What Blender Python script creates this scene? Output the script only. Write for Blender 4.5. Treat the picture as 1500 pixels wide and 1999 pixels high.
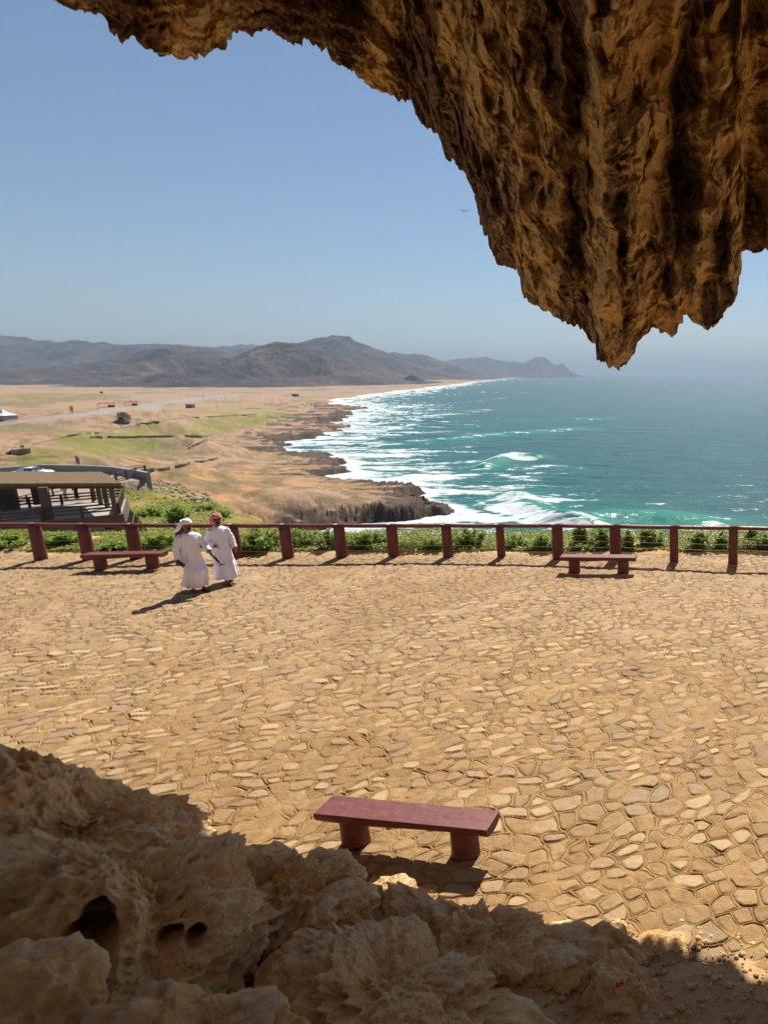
import bpy, bmesh, math, random
import numpy as np
from mathutils import Vector, Matrix
for o in list(bpy.data.objects): bpy.data.objects.remove(o)
S = bpy.context.scene
COL = S.collection
rad = math.radians
# ------------------------------------------------------------------ camera
FX, CX, CY, W0, H0 = 1280.0, 1350.0, 1000.0, 1500.0, 1999.0
PITCH = rad(11.9); EYE = np.array([0.0, 0.0, 5.2])
cam_d = bpy.data.cameras.new('camera'); cam = bpy.data.objects.new('camera', cam_d); COL.objects.link(cam)
cam_d.sensor_fit = 'VERTICAL'; cam_d.sensor_height = 24; cam_d.sensor_width = 18
cam_d.lens = 24*FX/H0; cam_d.shift_x = (W0/2-CX)/H0; cam_d.shift_y = (CY-H0/2)/H0
cam_d.clip_start = 0.05; cam_d.clip_end = 200000
cam.location = EYE; cam.rotation_euler = (math.pi/2-PITCH, 0, 0)
S.camera = cam
S.render.resolution_x = 769; S.render.resolution_y = 1024
# ------------------------------------------------------------------ world, sun, exposure
SUN_EL, SUN_AZ = rad(49), rad(7)          # azimuth measured from +Y towards +X
w = bpy.data.worlds.new("World"); S.world = w; w.use_nodes = True
nt = w.node_tree
sky = nt.nodes.new('ShaderNodeTexSky'); sky.sky_type = 'NISHITA'; sky.sun_disc = False
sky.sun_elevation = SUN_EL; sky.sun_rotation = SUN_AZ
sky.air_density = 1.0; sky.dust_density = .2; sky.ozone_density = 3.6; sky.altitude = 30
nt.links.new(sky.outputs[0], nt.nodes['Background'].inputs[0]); nt.nodes['Background'].inputs[1].default_value = 0.05
sd = bpy.data.lights.new('sun', 'SUN'); sd.energy = 5.0; sd.angle = rad(0.5); sd.color = (1, .93, .82)
sun = bpy.data.objects.new('sun', sd); COL.objects.link(sun)
sdir = Vector((math.sin(SUN_AZ)*math.cos(SUN_EL), math.cos(SUN_AZ)*math.cos(SUN_EL), math.sin(SUN_EL)))
sun.rotation_euler = sdir.to_track_quat('Z', 'Y').to_euler(); sun.location = (0, 0, 60)
S.view_settings.view_transform = 'Standard'; S.view_settings.look = 'None'
S.view_settings.exposure = 0.82; S.view_settings.gamma = 1
S.cycles.volume_bounces = 0; S.cycles.diffuse_bounces = 5; S.cycles.max_bounces = 8
SEA = EYE[2]-40.0

# ------------------------------------------------------------------ measuring helpers
cp, sp = math.cos(PITCH), math.sin(PITCH)
def ray(px, py):
    a = (px-CX)/FX; b = -(py-CY)/FX
    return np.array([a, cp+b*sp, -sp+b*cp])
def at(px, py, Y):
    d = ray(px, py); return EYE+d*(Y/d[1])
def onz(px, py, z=0.0):
    d = ray(px, py); return EYE+d*((z-EYE[2])/d[2])
def project(V):
    r = V-EYE; zc = r[..., 1]*cp-r[..., 2]*sp; up = r[..., 1]*sp+r[..., 2]*cp
    return CX+FX*r[..., 0]/zc, CY-FX*up/zc, zc
rng = np.random.default_rng(7)
# ------------------------------------------------------------------ noise
def _h(ix, iy, iz, s):
    n = (ix*73856093) ^ (iy*19349663) ^ (iz*83492791) ^ (s*2654435)
    n = n & 0xffffffff
    n = ((n >> 15) ^ n)*0x2c1b3c6d & 0xffffffff
    n = ((n >> 12) ^ n)*0x297a2d39 & 0xffffffff
    return ((n >> 15) ^ n) & 0xffffffff
def noise(P, s=0):
    P = np.asarray(P, float); i = np.floor(P).astype(np.int64); f = P-i
    u = f*f*f*(f*(f*6-15)+10); out = 0
    for dx in (0, 1):
        for dy in (0, 1):
            for dz in (0, 1):
                h = _h(i[..., 0]+dx, i[..., 1]+dy, i[..., 2]+dz, s)
                g = ((h & 1023)/511.5-1)*(f[..., 0]-dx)+(((h >> 10) & 1023)/511.5-1)*(f[..., 1]-dy)+(((h >> 20) & 1023)/511.5-1)*(f[..., 2]-dz)
                wx = u[..., 0] if dx else 1-u[..., 0]; wy = u[..., 1] if dy else 1-u[..., 1]; wz = u[..., 2] if dz else 1-u[..., 2]
                out = out+g*wx*wy*wz
    return out*1.3
def fbm(P, o=4, s=0, g=.5):
    a = 1; t = 0; P = np.asarray(P, float)
    for k in range(o): t = t+a*noise(P*(2.03**k)+k*7.7, s+k); a *= g
    return t
def ridged(P, o=4, s=0, g=.5):
    a = 1; t = 0; n0 = 0; P = np.asarray(P, float)
    for k in range(o): t = t+a*(1-np.abs(noise(P*(2.03**k)+k*3.3, s+k))*2.2); n0 += a; a *= g
    return t/n0
def worley(P, s=0):
    P = np.asarray(P, float); i = np.floor(P).astype(np.int64); f = P-i; d1 = np.full(P.shape[:-1], 9.0)
    for dx in (-1, 0, 1):
        for dy in (-1, 0, 1):
            for dz in (-1, 0, 1):
                h = _h(i[..., 0]+dx, i[..., 1]+dy, i[..., 2]+dz, s)
                q = (dx+(h & 1023)/1023-f[..., 0])**2+(dy+((h >> 10) & 1023)/1023-f[..., 1])**2+(dz+((h >> 20) & 1023)/1023-f[..., 2])**2
                d1 = np.minimum(d1, q)
    return np.sqrt(d1)
def sstep(a, b, x):
    t = np.clip((x-a)/(b-a), 0, 1); return t*t*(3-2*t)
def P3(*a):
    return np.stack(np.broadcast_arrays(*[np.asarray(q, float) for q in a]), -1)

# ------------------------------------------------------------------ object helpers
def tag(o, label=None, cat=None, group=None, kind=None):
    if label: o['label'] = label
    if cat: o['category'] = cat
    if group: o['group'] = group
    if kind: o['kind'] = kind
    return o
def empty(name, loc, label, cat, group=None, rz=0):
    o = bpy.data.objects.new(name, None); COL.objects.link(o); o.location = tuple(map(float, loc)); o.rotation_euler = (0, 0, rz)
    o.empty_display_size = .2
    return tag(o, label, cat, group)
def link(name, me, mt, parent=None):
    o = bpy.data.objects.new(name, me); COL.objects.link(o)
    if mt is not None: me.materials.append(mt)
    if parent: o.parent = parent
    return o
def npmesh(name, V, F, mt=None, parent=None, smooth=True, attrs=None):
    """F: (n,3) or (n,4) array"""
    V = np.asarray(V, np.float32).reshape(-1, 3); F = np.asarray(F, np.int32); k = F.shape[1]
    me = bpy.data.meshes.new(name)
    me.vertices.add(len(V)); me.vertices.foreach_set('co', V.ravel())
    me.loops.add(F.size); me.loops.foreach_set('vertex_index', F.ravel())
    me.polygons.add(len(F)); me.polygons.foreach_set('loop_start', np.arange(0, F.size, k, dtype=np.int32))
    me.polygons.foreach_set('loop_total', np.full(len(F), k, dtype=np.int32))
    me.polygons.foreach_set('use_smooth', np.full(len(F), smooth))
    me.update(calc_edges=True); me.validate()
    for an, A in (attrs or {}).items():
        A = np.asarray(A, np.float32)
        if A.ndim == 1: t = me.attributes.new(an, 'FLOAT', 'POINT'); t.data.foreach_set('value', A)
        else:
            t = me.attributes.new(an, 'FLOAT_COLOR', 'POINT')
            t.data.foreach_set('color', np.concatenate([A, np.ones((len(A), 1), np.float32)], 1).ravel())
    return link(name, me, mt, parent)
def gridF(n, m, wrap=False, flip=False):
    i = np.arange(n-1)[:, None]; j = np.arange(m if wrap else m-1)[None]; j2 = (j+1) % m
    F = np.stack(np.broadcast_arrays(i*m+j, i*m+j2, (i+1)*m+j2, (i+1)*m+j), -1).reshape(-1, 4)
    return F[:, ::-1] if flip else F
class MB:
    def __init__(s): s.v = []; s.f = []
    def add(s, V, F):
        n = len(s.v); s.v += [tuple(map(float, q)) for q in V]; s.f += [tuple(int(i)+n for i in q) for q in F]; return s
    def box(s, c, d, R=None):
        V = []
        for x in (-1, 1):
            for y in (-1, 1):
                for z in (-1, 1):
                    p = Vector((x*d[0]/2, y*d[1]/2, z*d[2]/2))
                    if R is not None: p = R @ p
                    V.append(p+Vector(c))
        return s.add(V, [(0, 1, 3, 2), (4, 6, 7, 5), (0, 4, 5, 1), (2, 3, 7, 6), (0, 2, 6, 4), (1, 5, 7, 3)])
    def beam(s, a, b, wd, h):
        a = Vector(a); b = Vector(b); d = b-a; x = d.normalized(); y = Vector((0, 0, 1)).cross(x)
        if y.length < 1e-4: y = Vector((0, 1, 0))
        y.normalize(); z = x.cross(y); R = Matrix((x, y, z)).transposed()
        return s.box((a+b)/2, (d.length, wd, h), R)
    def tube(s, pts, rs, n=10, cap=True):
        pts = [Vector(p) for p in pts]
        if not hasattr(rs, '__len__'): rs = [rs]*len(pts)
        V = []; F = []; up = None
        for k, p in enumerate(pts):
            d = (pts[min(k+1, len(pts)-1)]-pts[max(k-1, 0)]).normalized()
            if up is None: up = d.orthogonal().normalized()
            up = (up-d*up.dot(d)).normalized(); r = d.cross(up)
            for j in range(n):
                t = 2*math.pi*j/n; V.append(p+(up*math.cos(t)+r*math.sin(t))*rs[k])
        for k in range(len(pts)-1):
            for j in range(n): F.append((k*n+j, k*n+(j+1) % n, (k+1)*n+(j+1) % n, (k+1)*n+j))
        if cap: F += [tuple(range(n))[::-1], tuple(range((len(pts)-1)*n, len(pts)*n))]
        return s.add(V, F)
    def rings(s, R, cap=True):
        n = len(R[0]); V = [q for r in R for q in r]; F = []
        for k in range(len(R)-1):
            for j in range(n): F.append((k*n+j, k*n+(j+1) % n, (k+1)*n+(j+1) % n, (k+1)*n+j))
        if cap: F += [tuple(range(n))[::-1], tuple(range((len(R)-1)*n, len(R)*n))]
        return s.add(V, F)
    def ell(s, c, r, n=12, m=8):
        R = []
        for k in range(m+1):
            t = math.pi*(k+.02)/(m+.04)
            R.append([(c[0]+r[0]*math.sin(t)*math.cos(2*math.pi*j/n), c[1]+r[1]*math.sin(t)*math.sin(2*math.pi*j/n), c[2]-r[2]*math.cos(t)) for j in range(n)])
        return s.rings(R)
    def build(s, name, mt, parent=None, smooth=False, bevel=0, sub=0):
        me = bpy.data.meshes.new(name); me.from_pydata(s.v, [], s.f); me.validate()
        bm = bmesh.new(); bm.from_mesh(me); bmesh.ops.recalc_face_normals(bm, faces=bm.faces)
        if bevel: bmesh.ops.bevel(bm, geom=list(bm.edges), offset=bevel, segments=2, affect='EDGES', profile=.5)
        bm.to_mesh(me); bm.free()
        if smooth:
            for p in me.polygons: p.use_smooth = True
        o = link(name, me, mt, parent)
        if sub: q = o.modifiers.new('sub', 'SUBSURF'); q.levels = q.render_levels = sub
        return o
def copy_tree(o, parent=None):
    c = o.copy(); COL.objects.link(c)
    if parent: c.parent = parent
    for ch in list(o.children): copy_tree(ch, c)
    return c

# ------------------------------------------------------------------ materials
class NT:
    def __init__(s, name, rough=.8, spec=.3):
        s.m = bpy.data.materials.new(name); s.m.use_nodes = True; s.t = s.m.node_tree
        s.b = s.t.nodes['Principled BSDF']; s.b.inputs['Roughness'].default_value = rough; s.b.inputs['Specular IOR Level'].default_value = spec
        s.tc = s.t.nodes.new('ShaderNodeTexCoord')
    def n(s, typ, **kw):
        nd = s.t.nodes.new('ShaderNode'+typ)
        for k, v in kw.items():
            if k.startswith('_'): setattr(nd, k[1:], v)
            else: s.set(nd.inputs[int(k[1:])] if k[0] == 'i' and k[1:].isdigit() else nd.inputs[k.replace('__', ' ')], v)
        return nd
    def set(s, inp, v):
        if isinstance(v, bpy.types.NodeSocket): s.t.links.new(v, inp)
        elif isinstance(v, bpy.types.Node): s.t.links.new(v.outputs[0], inp)
        elif inp.type == 'RGBA' and len(v) == 3: inp.default_value = (*v, 1)
        else: inp.default_value = v
    def obj(s, scale=(1, 1, 1)):
        return s.n('Mapping', Vector=s.tc.outputs['Object'], Scale=scale).outputs[0]
    def noise(s, scale, det=5, vec=None, rough=.55, dist=0):
        return s.n('TexNoise', Vector=vec or s.tc.outputs['Object'], Scale=scale, Detail=det, Roughness=rough, Distortion=dist).outputs[0]
    def ramp(s, fac, stops):
        nd = s.n('ValToRGB', Fac=fac); e = nd.color_ramp.elements
        while len(e) < len(stops): e.new(.5)
        for q, (p, c) in zip(e, stops): q.position = p; q.color = (*c, 1) if hasattr(c, '__len__') else (c, c, c, 1)
        return nd.outputs[0]
    def mix(s, f, a, b, mode='MIX'):
        nd = s.n('Mix', _data_type='RGBA', _blend_type=mode); s.set(nd.inputs[0], f); s.set(nd.inputs[6], a); s.set(nd.inputs[7], b); return nd.outputs[2]
    def math(s, op, a, b=0.0, c=0.0):
        nd = s.n('Math', _operation=op); s.set(nd.inputs[0], a); s.set(nd.inputs[1], b); s.set(nd.inputs[2], c); return nd.outputs[0]
    def attr(s, name, col=False):
        nd = s.n('Attribute', _attribute_name=name); return nd.outputs[0 if col else 2]
    def bump(s, h, strength=.5, dist=.05, prev=None):
        nd = s.n('Bump', Height=h, Strength=strength, Distance=dist)
        if prev: s.set(nd.inputs['Normal'], prev)
        return nd.outputs[0]
    def done(s, color=None, normal=None, rough=None):
        if color is not None: s.set(s.b.inputs['Base Color'], color)
        if normal is not None: s.set(s.b.inputs['Normal'], normal)
        if rough is not None: s.set(s.b.inputs['Roughness'], rough)
        return s.m
def simple(name, c, rough=.7, var=.15, scale=8, spec=.3, bump=.2, bd=.01, stretch=(1, 1, 1), metal=0):
    t = NT(name, rough, spec); v = t.obj(stretch); n = t.noise(scale, 5, v)
    lo = tuple(q*(1-var) for q in c); hi = tuple(min(1, q*(1+var)) for q in c)
    t.b.inputs['Metallic'].default_value = metal
    return t.done(t.ramp(n, [(.3, lo), (.7, hi)]), t.bump(n, bump, bd))

# roof rock: ochre limestone with dark seepage stains
t = NT('roof_rock', .9, .15)
st = t.attr('stain')
n1 = t.noise(1.3, 8, None, .65, .4); n2 = t.noise(7, 8, None, .7)
base = t.ramp(n1, [(.28, (.40, .20, .06)), (.42, (.76, .44, .14)), (.58, (.88, .58, .22)), (.75, (.93, .72, .38))])
base = t.mix(t.ramp(n2, [(.38, .6), (.46, 0)]), base, (.26, .12, .05))
fl = t.noise(16, 6, None, .8, .2)
base = t.mix(t.ramp(fl, [(.52, 0), (.58, .8)]), base, (.97, .80, .48))
gr_ = t.noise(42, 6, None, .8)
base = t.mix(t.ramp(gr_, [(.40, .65), (.5, 0)]), base, (.30, .15, .06))
base = t.mix(t.ramp(t.math('ADD', st, t.math('MULTIPLY', t.math('SUBTRACT', n2, .5), 1.1)), [(.54, 0), (.70, .9)]), base, t.mix(t.ramp(fl, [(.5, 0), (.6, 1)]), (.13, .07, .045), (.42, .25, .13)))
nb = t.noise(5, 10, None, .75, .5); nc = t.noise(24, 8, None, .75)
b1 = t.bump(nb, .6, .13); b2 = t.bump(nc, .9, .06, b1); b2 = t.bump(gr_, .8, .02, b2)
M_ROOF = t.done(base, b2)
# boulder rock: weathered, pitted limestone
t = NT('boulder_rock', .92, .15)
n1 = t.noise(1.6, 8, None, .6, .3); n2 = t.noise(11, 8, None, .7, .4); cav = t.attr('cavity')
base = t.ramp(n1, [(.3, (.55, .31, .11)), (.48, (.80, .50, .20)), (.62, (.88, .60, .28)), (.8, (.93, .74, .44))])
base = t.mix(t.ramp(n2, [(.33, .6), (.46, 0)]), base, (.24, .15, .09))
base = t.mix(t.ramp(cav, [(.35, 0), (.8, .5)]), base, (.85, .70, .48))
vo = t.n('TexVoronoi', Vector=t.n('Mapping', Vector=t.mix(.12, t.tc.outputs['Object'], t.n('TexNoise', Scale=6., Detail=3.).outputs[1])).outputs[0], Scale=19.).outputs[0]
b1 = t.bump(vo, .8, .045); b2 = t.bump(n2, .8, .045, b1); b3 = t.bump(t.noise(55, 6, None, .75), .9, .02, b2)
M_BOULDER = t.done(base, b3)
# dirt of the cave floor
t = NT('dirt', .95, .1)
n1 = t.noise(2.2, 8, None, .65); n2 = t.noise(30, 6, None, .7); pv = t.n('TexVoronoi', Scale=26., Vector=t.tc.outputs['Object'])
base = t.ramp(n1, [(.3, (.42, .26, .12)), (.7, (.60, .41, .22))])
base = t.mix(t.ramp(pv.outputs[0], [(.12, .5), (.22, 0)]), base, (.5, .4, .28))
M_DIRT = t.done(base, t.bump(n2, .7, .03, t.bump(n1, .6, .12)))
# crazy paving: the stones themselves are modelled, the material adds grain
t = NT('crazy_paving', .85, .2)
n8 = t.noise(9, 8, None, .72, .4); n35 = t.noise(45, 6, None, .7); n2_ = t.noise(2.5, 6, None, .65)
col = t.mix(1., t.attr('tone', True), t.ramp(n8, [(.28, .72), (.5, 1.), (.75, 1.16)]), 'MULTIPLY')
col = t.mix(t.ramp(n35, [(.30, .35), (.44, 0)]), col, (.20, .12, .055))
M_PAVE = t.done(col, t.bump(n35, .6, .012, t.bump(n8, .7, .035)))
M_RED = None
t = NT('red_paint', .5, .35)
n1 = t.noise(3, 5, t.obj((1, 6, 6))); n2 = t.noise(14, 6)
col = t.ramp(n1, [(.3, (.105, .024, .023)), (.7, (.165, .042, .037))])
col = t.mix(t.ramp(n2, [(.62, 0), (.72, .5)]), col, (.26, .11, .10)); col = t.mix(t.ramp(n2, [(.26, .6), (.34, 0)]), col, (.10, .02, .02))
M_RED = t.done(col, t.bump(n1, .35, .02, t.bump(n2, .3, .01)), t.ramp(n2, [(.3, .38), (.7, .6)]))
M_BROWNWOOD = simple('dark_wood', (.075, .045, .032), .7, .3, 5, stretch=(1, 1, 4))
M_CONC = simple('grey_brown_render', (.10, .075, .055), .85, .15, 1.5)
M_DECK = simple('pale_deck', (.42, .38, .34), .45, .12, 1.2, spec=.5)
M_THATCH = simple('thatch', (.17, .115, .06), .95, .3, 3, bump=.8, bd=.1, stretch=(1, 3, 1))
M_GREYWALL = simple('grey_plaster', (.25, .25, .26), .85, .15, .5)
M_STONEWALL = simple('field_stone', (.30, .23, .16), .9, .35, 1.2, bump=.6, bd=.2)
M_CABLE = simple('steel_cable', (.30, .27, .24), .45, .1, 9, spec=.5, metal=.6)
M_METAL = simple('painted_metal', (.35, .35, .36), .5, .1, 6)
M_BLACK = simple('black_plastic', (.02, .02, .022), .4, .2, 9)
M_WHITEC = simple('white_canvas', (.8, .8, .8), .7, .05, 1)
M_REDC = simple('red_canvas', (.55, .14, .08), .7, .15, .6)
M_YEL = simple('yellow_board', (.75, .42, .04), .6, .1, .6)
M_BLUE = simple('blue_metal', (.04, .14, .35), .6, .1, .4)
M_SIGNP = simple('purple_board', (.30, .22, .30), .6, .3, 2)
M_CREAM = simple('cream_render', (.50, .42, .26), .8, .15, .6)
M_DARK = simple('dark_fill', (.03, .03, .035), .6, .2, 3)
M_CAR = simple('white_car_paint', (.75, .77, .78), .2, .02, 3, spec=.6, bump=0)
M_GLASS = simple('tinted_glass', (.03, .04, .05), .08, .1, 3, spec=.8, bump=0)
M_TYRE = simple('rubber', (.03, .03, .03), .8, .1, 9)
M_SKIN = simple('brown_skin', (.20, .095, .055), .55, .12, 14)
M_HAIR = simple('black_hair', (.015, .012, .012), .6, .2, 20)
t = NT('white_cotton', .85, .15); n1 = t.noise(5, 5, t.obj((3, 3, .6)), .6, .3)
t.b.inputs['Subsurface Weight'].default_value = .0
M_ROBE = t.done(t.ramp(n1, [(.3, (.80, .77, .90)), (.7, (.87, .85, .95))]), t.bump(n1, .5, .05))
t = NT('red_check_scarf', .85, .15); ck = t.n('TexWave', Vector=t.tc.outputs['Object'], Scale=26., Distortion=2.)
M_SCARF = t.done(t.mix(ck.outputs[1], (.50, .05, .08), (.72, .36, .40)), t.bump(ck.outputs[1], .3, .01))
M_SANDAL = simple('dark_leather', (.035, .018, .015), .5, .2, 12)
M_ABAYA = simple('black_cloth', (.012, .012, .014), .85, .2, 6)
M_PINK = simple('lilac_cloth', (.62, .50, .58), .85, .08, 6)
def leafm(name, a, b, tr=.25):
    t = NT(name, .55, .3); oi = t.n('Attribute', _attribute_name='tint')
    col = t.mix(t.math('MINIMUM', oi.outputs[2], 1.), a, b); col = t.mix(t.math('GREATER_THAN', oi.outputs[2], 1.5), col, (.75, .6, .04)); t.b.inputs['Transmission Weight'].default_value = 0
    m = t.done(col)
    tl = t.n('BsdfTranslucent', Color=col); mx = t.n('MixShader', i0=tr); t.set(mx.inputs[1], t.b.outputs[0]); t.set(mx.inputs[2], tl.outputs[0])
    t.set(t.t.nodes['Material Output'].inputs[0], mx.outputs[0])
    return m
M_LEAF = leafm('shrub_leaf', (.09, .19, .02), (.40, .50, .07), .5)
M_WEED = leafm('weed_leaf', (.14, .22, .03), (.42, .44, .08), .5)
M_PALM = leafm('palm_leaf', (.05, .08, .03), (.16, .17, .06), .2)
M_STEM = simple('green_stem', (.09, .09, .03), .8, .2, 12)
M_TRUNK = simple('palm_bark', (.22, .16, .10), .9, .3, 8)
M_FLOWER = simple('yellow_petal', (.7, .55, .03), .6, .1, 10)

# ------------------------------------------------------------------ coast and terrain height
COAST = np.array([(500, -60), (200, 18), (60, 40), (0, 44), (-30, 60), (-50, 92), (-70, 118), (-94, 138), (-103, 150), (-92, 161), (-80, 176), (-70, 189), (-73, 199), (-84, 207), (-90, 222), (-104, 240),
                  (-144, 256), (-150, 285), (-171, 320), (-205, 352), (-238, 395), (-243, 440), (-262, 500), (-300, 560), (-343, 661), (-372, 740), (-386, 812), (-460, 880), (-566, 1065),
                  (-620, 1330), (-707, 1672), (-880, 2500), (-1135, 3525), (-1500, 5200), (-1860, 6945), (-1660, 8700), (-1700, 9200), (-2400, 12000), (-6000, 20000)], float)
LANDPOLY = np.vstack([COAST, [(-60000, 20000), (-60000, -200), (500, -200)]])
def inpoly(X, Y, poly):
    ins = np.zeros(np.broadcast(X, Y).shape, bool); j = len(poly)-1
    for i in range(len(poly)):
        xi, yi = poly[i]; xj, yj = poly[j]
        c = ((yi > Y) != (yj > Y)) & (X < (xj-xi)*(Y-yi)/((yj-yi) if yj != yi else 1e-9)+xi)
        ins ^= c; j = i
    return ins
def polydist(X, Y, pl, closed=False):
    d = np.full(np.broadcast(X, Y).shape, 1e12)
    for (ax, ay), (bx, by) in zip(pl[:-1], pl[1:]):
        ux, uy = bx-ax, by-ay; L = ux*ux+uy*uy
        t_ = np.clip(((X-ax)*ux+(Y-ay)*uy)/L, 0, 1)
        d = np.minimum(d, (X-ax-t_*ux)**2+(Y-ay-t_*uy)**2)
    return np.sqrt(d)
def coast_d(X, Y):
    rr = np.hypot(X, Y)
    wob = fbm(P3(X*.012, Y*.035, 0), 5, 11, .6)*np.clip(rr*.045, 5, 30)
    d = polydist(X, Y, COAST); return np.where(inpoly(X, Y, LANDPOLY), d, -d)+wob
CT = [(0, 1125, 28), (150, 1125, 28), (50, 1112, 40), (150, 1110, 40), (220, 1108, 44), (300, 1105, 28), (500, 1085, 27), (700, 1085, 27), (60, 1102, 48), (240, 1092, 50), (0, 1092, 56), (100, 1092, 54), (300, 1060, 52), (300, 1040, 62), (250, 960, 92), (350, 1000, 80), (300, 960, 96), (0, 930, 92), (100, 930, 92), (200, 930, 95), (260, 940, 100),
      (330, 950, 105), (400, 975, 115), (450, 1000, 122), (480, 1030, 140), (420, 1040, 110), (430, 905, 215), (600, 960, 178), (560, 1000, 165), (520, 960, 150), (560, 925, 205), (680, 950, 195), (520, 890, 235),
      (250, 805, 350), (100, 870, 200), (0, 900, 118), (110, 901, 118), (200, 903, 118), (0, 845, 260), (300, 880, 190), (300, 908, 118), (400, 840, 300), (550, 800, 550), (550, 840, 380), (600, 870, 330), (640, 800, 680), (130, 800, 380),
      (0, 770, 800), (250, 770, 1000), (400, 770, 1200), (700, 765, 1500), (700, 950, 205), (800, 957, 199), (640, 945, 225), (620, 922, 262), (600, 900, 303), (620, 868, 385), (560, 880, 330), (640, 830, 500), (670, 792, 800), (740, 950, 190), (850, 975, 193)]
CTW = np.array([at(*c) for c in CT]); CTW = np.vstack([CTW, [(-14, 22, -.7), (0, 22, -.7), (14, 22, -.9), (-40, 22, -1.5), (-3, 30, -9), (-60, 24, -6), (-70, 35, -9), (-45, 35, -8)]])
CU = np.stack([CTW[:, 0]/np.hypot(CTW[:, 0], CTW[:, 1])*1.2, np.log(np.hypot(CTW[:, 0], CTW[:, 1]))], 1)
def land_z(X, Y):
    r = np.hypot(X, Y)+1e-6; u = X/r*1.2; v = np.log(r); num = 0; den = 0
    for (cu, cv), z in zip(CU, CTW[:, 2]):
        q = (u-cu)**2+((v-cv)*.9)**2; wt = 1/(q+.0006)**1.7; num = num+wt*z; den = den+wt
    return np.maximum(num/den, SEA+1.6)
def height(X, Y, full=True):
    X = np.asarray(X, float); Y = np.asarray(Y, float); r = np.hypot(X, Y)
    d = coast_d(X, Y); z = land_z(X, Y)
    bl = sstep(60, 120, r)
    z = z+bl*(fbm(P3(X*.03, Y*.03, 0), 4, 3)*2.0*sstep(20, 60, np.abs(d))*(1-sstep(300, 600, r)))
    z = z+bl*(ridged(P3(X*.03+.012*Y, Y*.045, 3), 4, 21)-.4)*2.4*(1-sstep(40, 120, d))*sstep(10, 30, d)*(1-sstep(250, 420, r))
    wd = 7+6*noise(P3(X*.03, Y*.03, 5), 8)+sstep(600, 1600, r)*60
    wd = np.clip(wd, 3, None)+12*(1-sstep(140, 172, r))+16*sstep(-80, -94, X)*(1-sstep(185, 215, r))*sstep(110, 140, r)
    z = SEA+(z-SEA)*(1-.38*sstep(-112, -92, X)*sstep(135, 160, r)*(1-sstep(225, 250, r)))
    lw = sstep(212, 250, r); z = z*(1-lw)+lw*(SEA+2+(z-SEA-2)*(.12+.88*sstep(8, 75+.05*r, d)))
    z = SEA-3+(z-(SEA-3))*sstep(-wd*.35, wd, d)
    if full:
        band = np.exp(-(np.abs(d-4)/9)**2)*sstep(60, 120, r)*(1-sstep(900, 1500, r))
        z = z+band*(ridged(P3(X*.07, Y*.14, 1), 5, 31)-.5)*np.where(r < 230, 2.0, 1.5)+band*(ridged(P3(X*.22, Y*.35, 1), 4, 35, .6)-.5)*2.2*(r < 260)
        st_ = 1.5; near_ = band*(1-sstep(210, 250, r)); zq = np.floor(z/st_+.5*noise(P3(X*.05, Y*.05, 3), 33))*st_+.4; z = z*(1-.7*near_)+zq*.7*near_
        z = z+fbm(P3(X*.25, Y*.25, 2), 3, 41)*.25*bl
    return z, d
def hz(X, Y): return float(height(np.array([X]), np.array([Y]))[0][0])
def ground(px, py, y0=40., y1=3000.):
    Ys = np.geomspace(y0, y1, 1500); d = ray(px, py); k = Ys/d[1]; X = d[0]*k; Z = EYE[2]+d[2]*k
    z, _ = height(X, Ys); hit = np.nonzero(Z < z)[0]
    i = hit[0] if len(hit) else len(Ys)-1
    return np.array([X[i], Ys[i], z[i]])

# terrain mesh (polar, fine where it is near)
th = np.concatenate([np.linspace(-100, -52, 60, endpoint=False), np.linspace(-52, -4, 1000, endpoint=False), np.linspace(-4, 60, 160)])
inv = np.concatenate([np.linspace(1/19.6, 1/45, 50, endpoint=False), np.linspace(1/45, 1/1500, 640, endpoint=False), np.geomspace(1/1500, 1/22000, 50)])
R, T = np.meshgrid(1/inv, np.radians(th), indexing='ij'); X = R*np.sin(T); Y = R*np.cos(T)
Z, D = height(X, Y)
Z = np.where(R < 26, np.minimum(Z, -.25-.0*R), Z)
def gp(l): return np.array([ground(*p)[:2] for p in l])
cov = np.zeros(X.shape+(3,)); n_a = fbm(P3(X*.02, Y*.02, 0), 5, 51); n_b = fbm(P3(X*.12, Y*.12, 0), 4, 52); n_c = fbm(P3(X*.008, Y*.02, 0), 4, 53)
def mixc(c, col, m): return c*(1-m[..., None])+np.array(col)*m[..., None]
cov[:] = (.40, .27, .175)
cov = mixc(cov, (.50, .29, .14), sstep(-.1, .4, n_a)*(R < 400))
cov = mixc(cov, (.22, .145, .09), sstep(.05, .4, n_b)*.75*(R < 520))
cov = mixc(cov, (.21, .16, .08), sstep(.0, .3, fbm(P3(X*.05, Y*.16, 4), 5, 56, .6))*.55*(R > 130)*(R < 600))
cov = mixc(cov, (.20, .19, .09), sstep(.12, .4, n_c)*.7*(R > 300))
scr = np.exp(-((D-45)/35)**2)*sstep(-.05, .25, n_b+n_a*.5)*(R > 200)*(R < 500)
cov = mixc(cov, (.20, .17, .08), scr*.7)
def field(poly, col, m=1., ed=.02):
    global cov
    pw = gp(poly); ins = inpoly(X+n_b*3+n_a*3, Y+n_b*6+n_a*6, pw)
    cov = mixc(cov, col, ins*m*np.clip(.78+1.1*n_b+.6*n_a, 0, 1))
GREEN = (.225, .22, .06)
field([(0, 888), (60, 870), (130, 852), (270, 834), (330, 822), (400, 812), (500, 808), (590, 805), (600, 812), (520, 828), (420, 848), (400, 856), (330, 868), (300, 880), (240, 893), (110, 902), (0, 915)], GREEN, 1.)
field([(380, 796), (480, 790), (570, 790), (600, 797), (520, 808), (400, 808)], (.26, .26, .10), .6)
field([(0, 775), (110, 768), (280, 768), (260, 778), (60, 790), (0, 792)], (.20, .19, .08), .8)
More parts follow.
